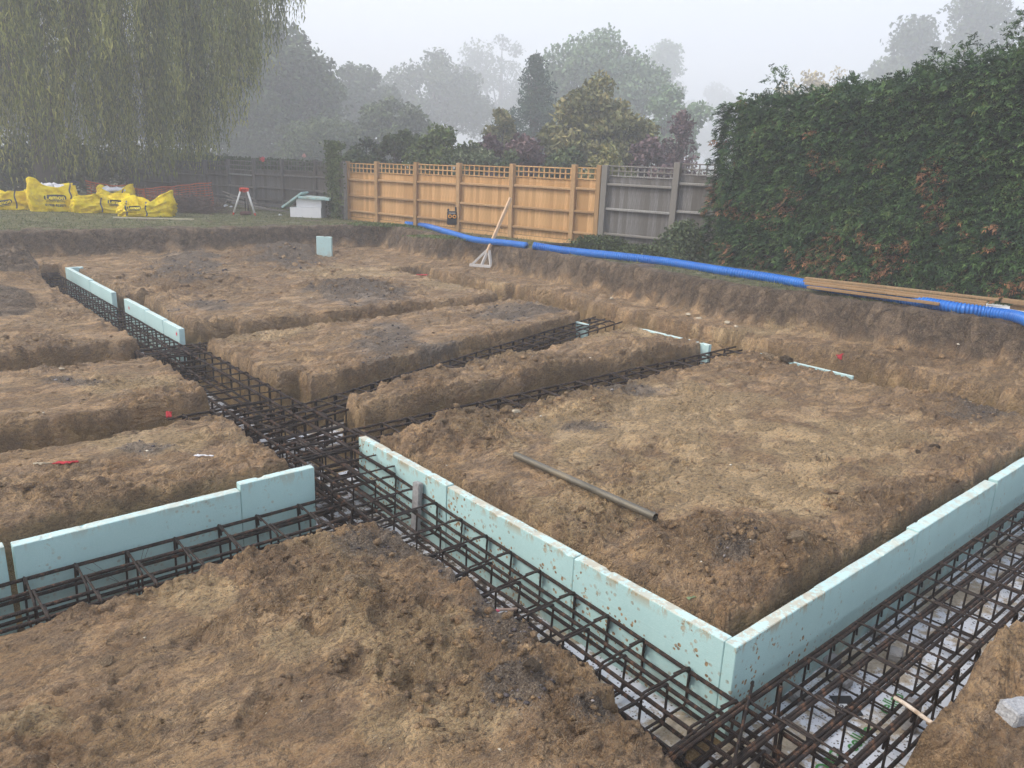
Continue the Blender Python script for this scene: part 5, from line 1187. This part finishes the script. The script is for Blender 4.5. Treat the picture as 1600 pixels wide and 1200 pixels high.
# ivy and weeds
def weeds(name, label, x, y, wpx, hh, n, mat, leaf, seed, cat='weeds', dz=.5, flat=False, depth=.35):
    rg = np.random.default_rng(seed); p = at(x, y, dz); dep = (p - CAMP) @ FS; w = wpx / FPX * dep / 2
    ac = np.array([RS[0], RS[1], 0]); ac /= np.linalg.norm(ac); fw = np.array([FS[0], FS[1], 0]); fw /= np.linalg.norm(fw)
    K = 14; kc = rg.normal(size=(K, 2)) * .45; k = rg.integers(0, K, n); q = kc[k] + rg.normal(size=(n, 2)) * .22
    hgt = hh * np.clip(1 - .55 * (q ** 2).sum(1), .05, 1) * (.6 + .5 * _h(k.astype(float), k * 0.0, seed))
    C = p[None] + ac[None] * (q[:, :1] * w) + fw[None] * (q[:, 1:] * depth); C[:, 2] = p[2] + hgt * rg.random(n) ** .6
    V, F, rn = leaves(C, np.full(n, leaf), rg, .6)
    o = link(name, npmesh(name, V, F, False, {'rnd': rn}), mat); return tag(o, label, cat)
weeds('weed_mound', 'low mound of brambles and dry weeds before the right end of the orange fence', 935, 392, 120, .32, 5200, L_SHR, .05, 1)
weeds('bramble_bush', 'leafy bramble bush at the foot of the grey fence beside the hedge', 1062, 406, 100, .75, 7000, L_VAR, .055, 2, 'bush')
weeds('weed_clump', 'green weeds at the left end of the blue duct', 600, 354, 130, .10, 2500, L_GRN, .04, 3)
weeds('weed_clump', 'sparse green weeds on the bank beneath the blue duct by the tamper', 700, 372, 110, .06, 1300, L_GRN, .035, 4)
weeds('weed_clump', 'dry weeds over the black pipe left of the hedge', 1010, 398, 90, .22, 3000, L_SHR, .045, 6)
# ivy on the corner of the grey fence
rg = np.random.default_rng(9); n = 2600; sA = A0 + np.array([-.25, .1, 0]); dL = (LP[0] - A0) / np.linalg.norm(LP[0] - A0); tcv = np.array([CU - A0[0], CV - A0[1], 0]); tcv /= np.linalg.norm(tcv)
C = sA[None] + dL[None] * (.35 + .28 * rg.normal(size=n))[:, None] + tcv[None] * (.10 + .08 * rg.random(n))[:, None]; C[:, 2] = .5 + 2.0 * rg.random(n) ** .8
V, F, rn = leaves(C, np.full(n, .065), rg, .7); tag(link('ivy_plant', npmesh('ivy_plant', V, F, False, {'rnd': rn}), L_SHR), 'ivy climbing the grey fence next to the first orange bay', 'ivy')
for (x, y, m_, l) in [(410, 249, plain('pink_petals', (.62, .10, .10), .6), 'red-pink rose bloom on top of the long grey fence'), (475, 243, plain('pale_petals', (.62, .36, .33), .6), 'pale pink rose bloom higher up near the right of the grey fence')]:
    q = at_d(x, y, 25.5); g = np.random.default_rng(int(x)); V, F, rn = leaves(np.array(q)[None] + g.normal(size=(60, 3)) * .028, np.full(60, .05), g, .9)
    o = link('rose_bloom', npmesh('rose_bloom', V, F), m_); tag(o, l, 'flower')

# ------------------------------------------------------------------ willow
rg = np.random.default_rng(11); WD = 31.0
Pw = at_d(118, 200, WD); e = empty('weeping_willow', (Pw[0], Pw[1], .4)); tag(e, 'huge weeping willow with long hanging curtains of leaves behind the yellow bags', 'tree')
RW = 7.15
NC = 560; C_, Fs = [], []
th = rg.random(NC) * 6.283; rr = RW * np.sqrt(rg.random(NC)) * .98
allC, allD, tone = [], [], []
twig = MB()
for i in range(NC):
    cx, cy = rr[i] * math.cos(th[i]), rr[i] * math.sin(th[i])
    ztop = 12.5 - 4.2 * (rr[i] / RW) ** 2 + rg.normal() * .5
    f = rr[i] / RW
    zend0 = .35 + (5.6 * max(0, (f - .50) / .5) ** 1.15) + abs(rg.normal()) * .7
    ns = rg.integers(6, 13); tn = .62 * rg.random() ** 1.2 - .14
    for j in range(ns):
        ox, oy = cx + rg.normal() * .15, cy + rg.normal() * .15; ze = zend0 + abs(rg.normal()) * .8; zt = ztop + rg.normal() * .3
        if zt - ze < 1: continue
        m_ = int((zt - ze) / .145); s = (np.arange(m_) + rg.random(m_)) / m_; z = zt - (zt - ze) * s
        sw = .10 * fbm(z * .6 + i, z * 0 + j, 5, 2); out = .35 * np.sin(np.minimum(1, s * 3) * 1.57)
        allC.append(np.stack([ox + np.cos(th[i]) * out + sw + rg.normal(size=m_) * .03, oy + np.sin(th[i]) * out + sw * .6 + rg.normal(size=m_) * .03, z], -1)); tone.append(np.full(m_, tn + .1 * rg.random()))
Cw = np.concatenate(allC); tone = np.concatenate(tone)
# keep the part of the crown that the place shows: nothing lies lower than the grass
lat_ = Cw[:, 0] * RS[0] + Cw[:, 1] * RS[1]
k = (Cw[:, 2] > .05) & ~((lat_ > -2.5 + .25 * np.sin(Cw[:, 2])) & (lat_ < -.55) & (Cw[:, 2] < 7.2) & (rg.random(len(Cw)) < .95)); Cw, tone = Cw[k], tone[k]
n = len(Cw); d = rg.normal(size=(n, 3)) * np.array([.28, .28, .12]); d[:, 2] -= 1; d /= np.linalg.norm(d, axis=1)[:, None]
r_ = rg.normal(size=(n, 3)); s_ = np.cross(d, r_); s_ /= np.linalg.norm(s_, axis=1)[:, None]
L_ = (.17 * (.7 + .7 * rg.random(n)))[:, None]; w_ = L_ * .12
V = np.stack([Cw - d * L_ * .5 + s_ * w_, Cw - d * L_ * .4 - s_ * w_, Cw + d * L_ * .6], 1).reshape(-1, 3); F = np.arange(3 * n).reshape(-1, 3)
L_WIL = leaf_mat('willow_leaves', [(.05, (.035, .05, .018)), (.35, (.095, .12, .030)), (.65, (.23, .25, .05)), (.92, (.44, .42, .12))])
link('crown', npmesh('crown', V, F, False, {'rnd': np.repeat(np.clip(tone + .6 * rg.random(n), 0, 1), 3)}), L_WIL, e)
print('willow leaves', n)
mb = MB(); ac = Vector((RS[0], RS[1], 0)).normalized(); up = Vector((0, 0, 1)); tb = ac * -1.0
mb.tube([tb - up * .3, tb + up * 1.2, tb + up * 2.6], [.62, .50, .46], 12)
mb.tube([tb + up * 2.3, tb - ac * .6 + up * 3.6, tb - ac * 1.0 + up * 5.2, tb - ac * 2.4 + up * 7.4, tb - ac * 3.6 + up * 9.5], [.42, .34, .28, .2, .1], 10)
mb.tube([tb + up * 2.3, tb + ac * .9 + up * 4.0, tb + ac * 1.8 + up * 6.3, tb + ac * 2.6 + up * 9.5], [.36, .26, .2, .1], 10)
mb.tube([tb - ac * 1.0 + up * 5.0, tb - ac * .9 + up * 7.4, tb - ac * .2 + up * 10], [.2, .16, .08], 8)
for i in range(26):
    a = i * .7; b = Vector((math.cos(a) * RW * .7, math.sin(a) * RW * .7, 9.6)); mb.tube([tb + up * (4 + i * .1) + (ac * 1.2 if i % 2 else ac * -.9), Vector((b.x * .5, b.y * .5, 9.0)), b], [.12, .07, .03], 6, cap=False)
mb.build('trunk', M_BARK, e, smooth=True)

# ------------------------------------------------------------------ conifer hedge
rg = np.random.default_rng(21)
HP = at(1112, 412, .5); HQ = at(1600, 482, .5); hd = (HQ - HP); hd[2] = 0; HL0 = np.linalg.norm(hd); hd /= HL0; hn = np.array([-hd[1], hd[0], 0])
if hn @ (CAMP - HP) < 0: hn = -hn      # towards the camera
HL, HT_ = HL0 + 2.6, 1.9               # length, thickness
def topz(s):
    return 3.15 + .105 * s * 1.0 + .24 * fbm(s * 1.3, s * 0, 7, 3) + .10 * sstep(2, 6, s) * 3
print('hedge len', HL0)
e = empty('conifer_hedge', (HP[0], HP[1], .5), 0); tag(e, 'tall dark green conifer hedge with brown dead sprigs along the right side', 'hedge')
def place_local(s, b, z): return HP[None] * np.array([1, 1, 0]) + hd[None] * s[:, None] + hn[None] * b[:, None] + np.array([0, 0, 1.])[None] * z[:, None] - np.array([HP[0], HP[1], .5])[None]
def faceoff(s, z): return .16 * fbm(s * 1.3, z * 1.6, 3, 3) + .16 * fbm(s * 3.5, z * 6, 5, 3) - .10 * sstep(.9, 0, z)
n1_, n2_, n3_ = 34000, 5600, 8000
S = [rg.random(n1_) * HL]; Z = [.48 + (topz(S[0]) - .42) * rg.random(n1_) ** .95]; B = [faceoff(S[0], Z[0]) - .20 * rg.random(n1_) ** 1.3]; D = [np.tile(hn, (n1_, 1))]
b = -rg.random(n2_) * HT_; z = .5 + 2.85 * rg.random(n2_); S.append(-.22 + .18 * fbm(b * 3, z * 3, 9, 3) + .10 * sstep(2.6, 3.4, z)); Z.append(z); B.append(b); D.append(np.tile(-hd, (n2_, 1)))
s = rg.random(n3_) * HL; b = -rg.random(n3_) * HT_ * .9; S.append(s); Z.append(topz(s) + .05 + .18 * rg.random(n3_) ** 2); B.append(b); D.append(np.tile(np.array([0, 0, 1.]), (n3_, 1)) + .4 * hn)
# shoots that stick out of the top
for (s0, hh, nn, lean) in [(.70, .50, 130, -.1), (.15, .22, 70, -.2), (1.35, .2, 70, .1), (1.9, .26, 90, 0), (2.5, .2, 80, 0), (3.1, .36, 120, 0.1), (3.5, .42, 120, .1), (4.1, .62, 190, .25), (4.35, .45, 130, .45), (4.8, .42, 120, .1), (5.2, .35, 100, 0), (6.3, .55, 120, .3), (7.0, .5, 130, .1), (7.8, .4, 120, .1)]:
    s = s0 + rg.normal(size=nn) * .20; q = rg.random(nn); z = topz(s) + 1.35 * hh * q; s = s0 + (s - s0) * (1 - .75 * q) + lean * q; S.append(s); Z.append(z); B.append(-.5 + rg.normal(size=nn) * .25 * (1 - .6 * q)); D.append(np.tile(np.array([0, 0, 1.]), (nn, 1)) + hn * .3 + hd * lean + rg.normal(size=(nn, 3)) * .5)
S, Z, B, D = map(np.concatenate, (S, Z, B, D))
Pc = place_local(S, B, Z); n = len(S)
D = D + rg.normal(size=(n, 3)) * np.array([.55, .55, .35]); D[:, 2] += .15; D /= np.linalg.norm(D, axis=1)[:, None]
side = np.cross(D, np.array([0, 0, 1.])); side += rg.normal(size=(n, 3)) * .35; side /= np.linalg.norm(side, axis=1)[:, None] + 1e-9
Ls = .115 * (.65 + .8 * rg.random(n))
Vs, Fs_, rn = [], [], []
dead = (fbm(S * 1.5, Z * 1.5, 31, 3) + .5 * sstep(2.6, .8, Z) * 0.6 > .33) & (rg.random(n) < .38) & (Z < 2.9)
tn = np.clip(.30 + .30 * fbm(S * 2.2, Z * 2.2, 41, 3) + .32 * rg.random(n), 0, .74); tn = np.where(dead, .84 + .16 * rg.random(n), tn)
dn_ = np.array([0, 0, -1.])
def P_at(t, lat):
    """stem arching out and drooping; lat = offset to the side"""
    return Pc + D * (Ls * t * 1.15)[:, None] + dn_[None] * (Ls * .55 * t * t)[:, None] + side * (Ls * lat)[:, None]
leafs = [(0, 0, .6, .0, .07), (.10, 0, .36, .36, .10), (.10, 0, .38, -.36, .10), (.28, .01, .58, .36, .10), (.30, -.01, .56, -.36, .10), (.50, 0, .98, .02, .09), (.48, .01, .82, .34, .07), (.50, -.01, .84, -.32, .07)]
for (t0, l0, t1, l1, w) in leafs:
    a, b = P_at(t0, l0), P_at(t1, l1); dd = b - a; nn_ = np.cross(dd, D + side * .3 + dn_ * .5); ws = np.cross(dd, np.cross(D, side)); ws /= np.linalg.norm(ws, axis=1)[:, None] + 1e-9; ws *= (Ls * w)[:, None]
    m0 = a * .7 + b * .3 + rg.normal(size=(n, 3)) * .006
    Vs.append(np.stack([m0 + ws, m0 - ws, b], 1)); rn.append(np.repeat(np.clip(tn + (.10 if t0 > .3 else 0) * (tn < .8), 0, 1), 3))
V = np.concatenate([v.reshape(-1, 3) for v in Vs]); F = np.arange(len(V)).reshape(-1, 3)
t = NT('conifer_fronds'); c = t.ramp(t.attr('rnd'), [(.05, (.011, .024, .015)), (.35, (.022, .056, .022)), (.6, (.058, .118, .034)), (.78, (.13, .21, .058)), (.82, (.15, .075, .035)), (1.0, (.40, .19, .09))])
t.n[-1]; M_FROND = t.fin(c, .65)
link('foliage', npmesh('foliage', V, F, False, {'rnd': np.concatenate(rn)}), M_FROND, e)
# the dense dark inside: twiggy mass a hand's breadth behind the tips
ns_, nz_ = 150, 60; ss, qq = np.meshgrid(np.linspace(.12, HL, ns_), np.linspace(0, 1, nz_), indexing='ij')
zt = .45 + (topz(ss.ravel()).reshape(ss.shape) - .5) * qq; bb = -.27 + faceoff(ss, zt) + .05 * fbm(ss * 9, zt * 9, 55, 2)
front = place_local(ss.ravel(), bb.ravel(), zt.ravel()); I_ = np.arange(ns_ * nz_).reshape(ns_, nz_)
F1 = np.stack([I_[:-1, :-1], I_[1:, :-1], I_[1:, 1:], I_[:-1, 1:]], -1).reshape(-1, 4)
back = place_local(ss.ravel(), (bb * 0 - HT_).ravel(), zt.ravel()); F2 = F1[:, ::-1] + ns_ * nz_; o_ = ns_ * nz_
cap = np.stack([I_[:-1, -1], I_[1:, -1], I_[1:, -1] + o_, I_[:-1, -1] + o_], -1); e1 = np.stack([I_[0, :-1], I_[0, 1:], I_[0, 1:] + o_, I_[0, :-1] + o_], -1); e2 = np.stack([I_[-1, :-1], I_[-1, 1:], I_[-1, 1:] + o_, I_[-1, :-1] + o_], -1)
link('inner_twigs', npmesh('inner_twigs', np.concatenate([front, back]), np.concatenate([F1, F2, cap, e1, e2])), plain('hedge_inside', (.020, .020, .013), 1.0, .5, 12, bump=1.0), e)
mb = MB(); g = random.Random(2)
for i in range(14):
    s = .4 + i * .75; q = place_local(np.array([s]), np.array([-.9]), np.array([.4]))[0]; q = Vector(q); mb = MB().tube([q, q + Vector((0, 0, 1.4)), q + Vector((.05, 0, 2.8))], [.09, .07, .03], 8); mb.build('trunk', M_BARK, e, smooth=True)

# ------------------------------------------------------------------ grass
rg = np.random.default_rng(8); n = 150000
r = 8 + 18 * rg.random(n); a = np.radians(-40 + 78 * rg.random(n)) + math.atan2(FS[1], FS[0]); u, v = CU + r * np.cos(a), CV + r * np.sin(a)
k = pit_d(u, v) < .10; u, v, r = u[k], v[k], r[k]; f = ground_fields(u, v); k = f[4] > .25 + .5 * rg.random(len(u)); u, v, z, r = u[k][:34000], v[k][:34000], f[0][k][:34000], r[k][:34000]
n = len(u); h = .02 + .05 * rg.random(n) ** 2; th = rg.random(n) * 6.283; w = .006 + .004 * rg.random(n); lx, ly = rg.normal(size=n) * .03, rg.normal(size=n) * .03
V = np.stack([np.stack([u - np.cos(th) * w, v - np.sin(th) * w, z - .005], -1), np.stack([u + np.cos(th) * w, v + np.sin(th) * w, z - .005], -1), np.stack([u + lx, v + ly, z + h], -1)], 1).reshape(-1, 3)
F = np.arange(3 * n).reshape(-1, 3); M_GRASS = leaf_mat('grass_blades', [(.1, (.04, .055, .015)), (.5, (.10, .14, .04)), (.9, (.24, .23, .10))])
tag(link('grass', npmesh('grass', V, F, False, {'rnd': np.repeat(rg.random(n), 3)}), M_GRASS), 'short patchy grass around the dig', kind='stuff')

# ------------------------------------------------------------------ fog
t = bpy.data.materials.new('fog_air'); t.use_nodes = True; t.node_tree.nodes.clear()
vo = t.node_tree.nodes.new('ShaderNodeVolumePrincipled'); vo.inputs['Color'].default_value = (.955, .97, .99, 1); vo.inputs['Density'].default_value = .0068; vo.inputs['Anisotropy'].default_value = .2
oo = t.node_tree.nodes.new('ShaderNodeOutputMaterial'); t.node_tree.links.new(vo.outputs[0], oo.inputs['Volume'])
hz = link('haze', MB().box((0, 155, 23.0), (660, 550, 49.5)).mesh('haze'), t); tag(hz, kind='stuff')
for o in (hz,): o['label'] = 'thin morning fog filling the air'
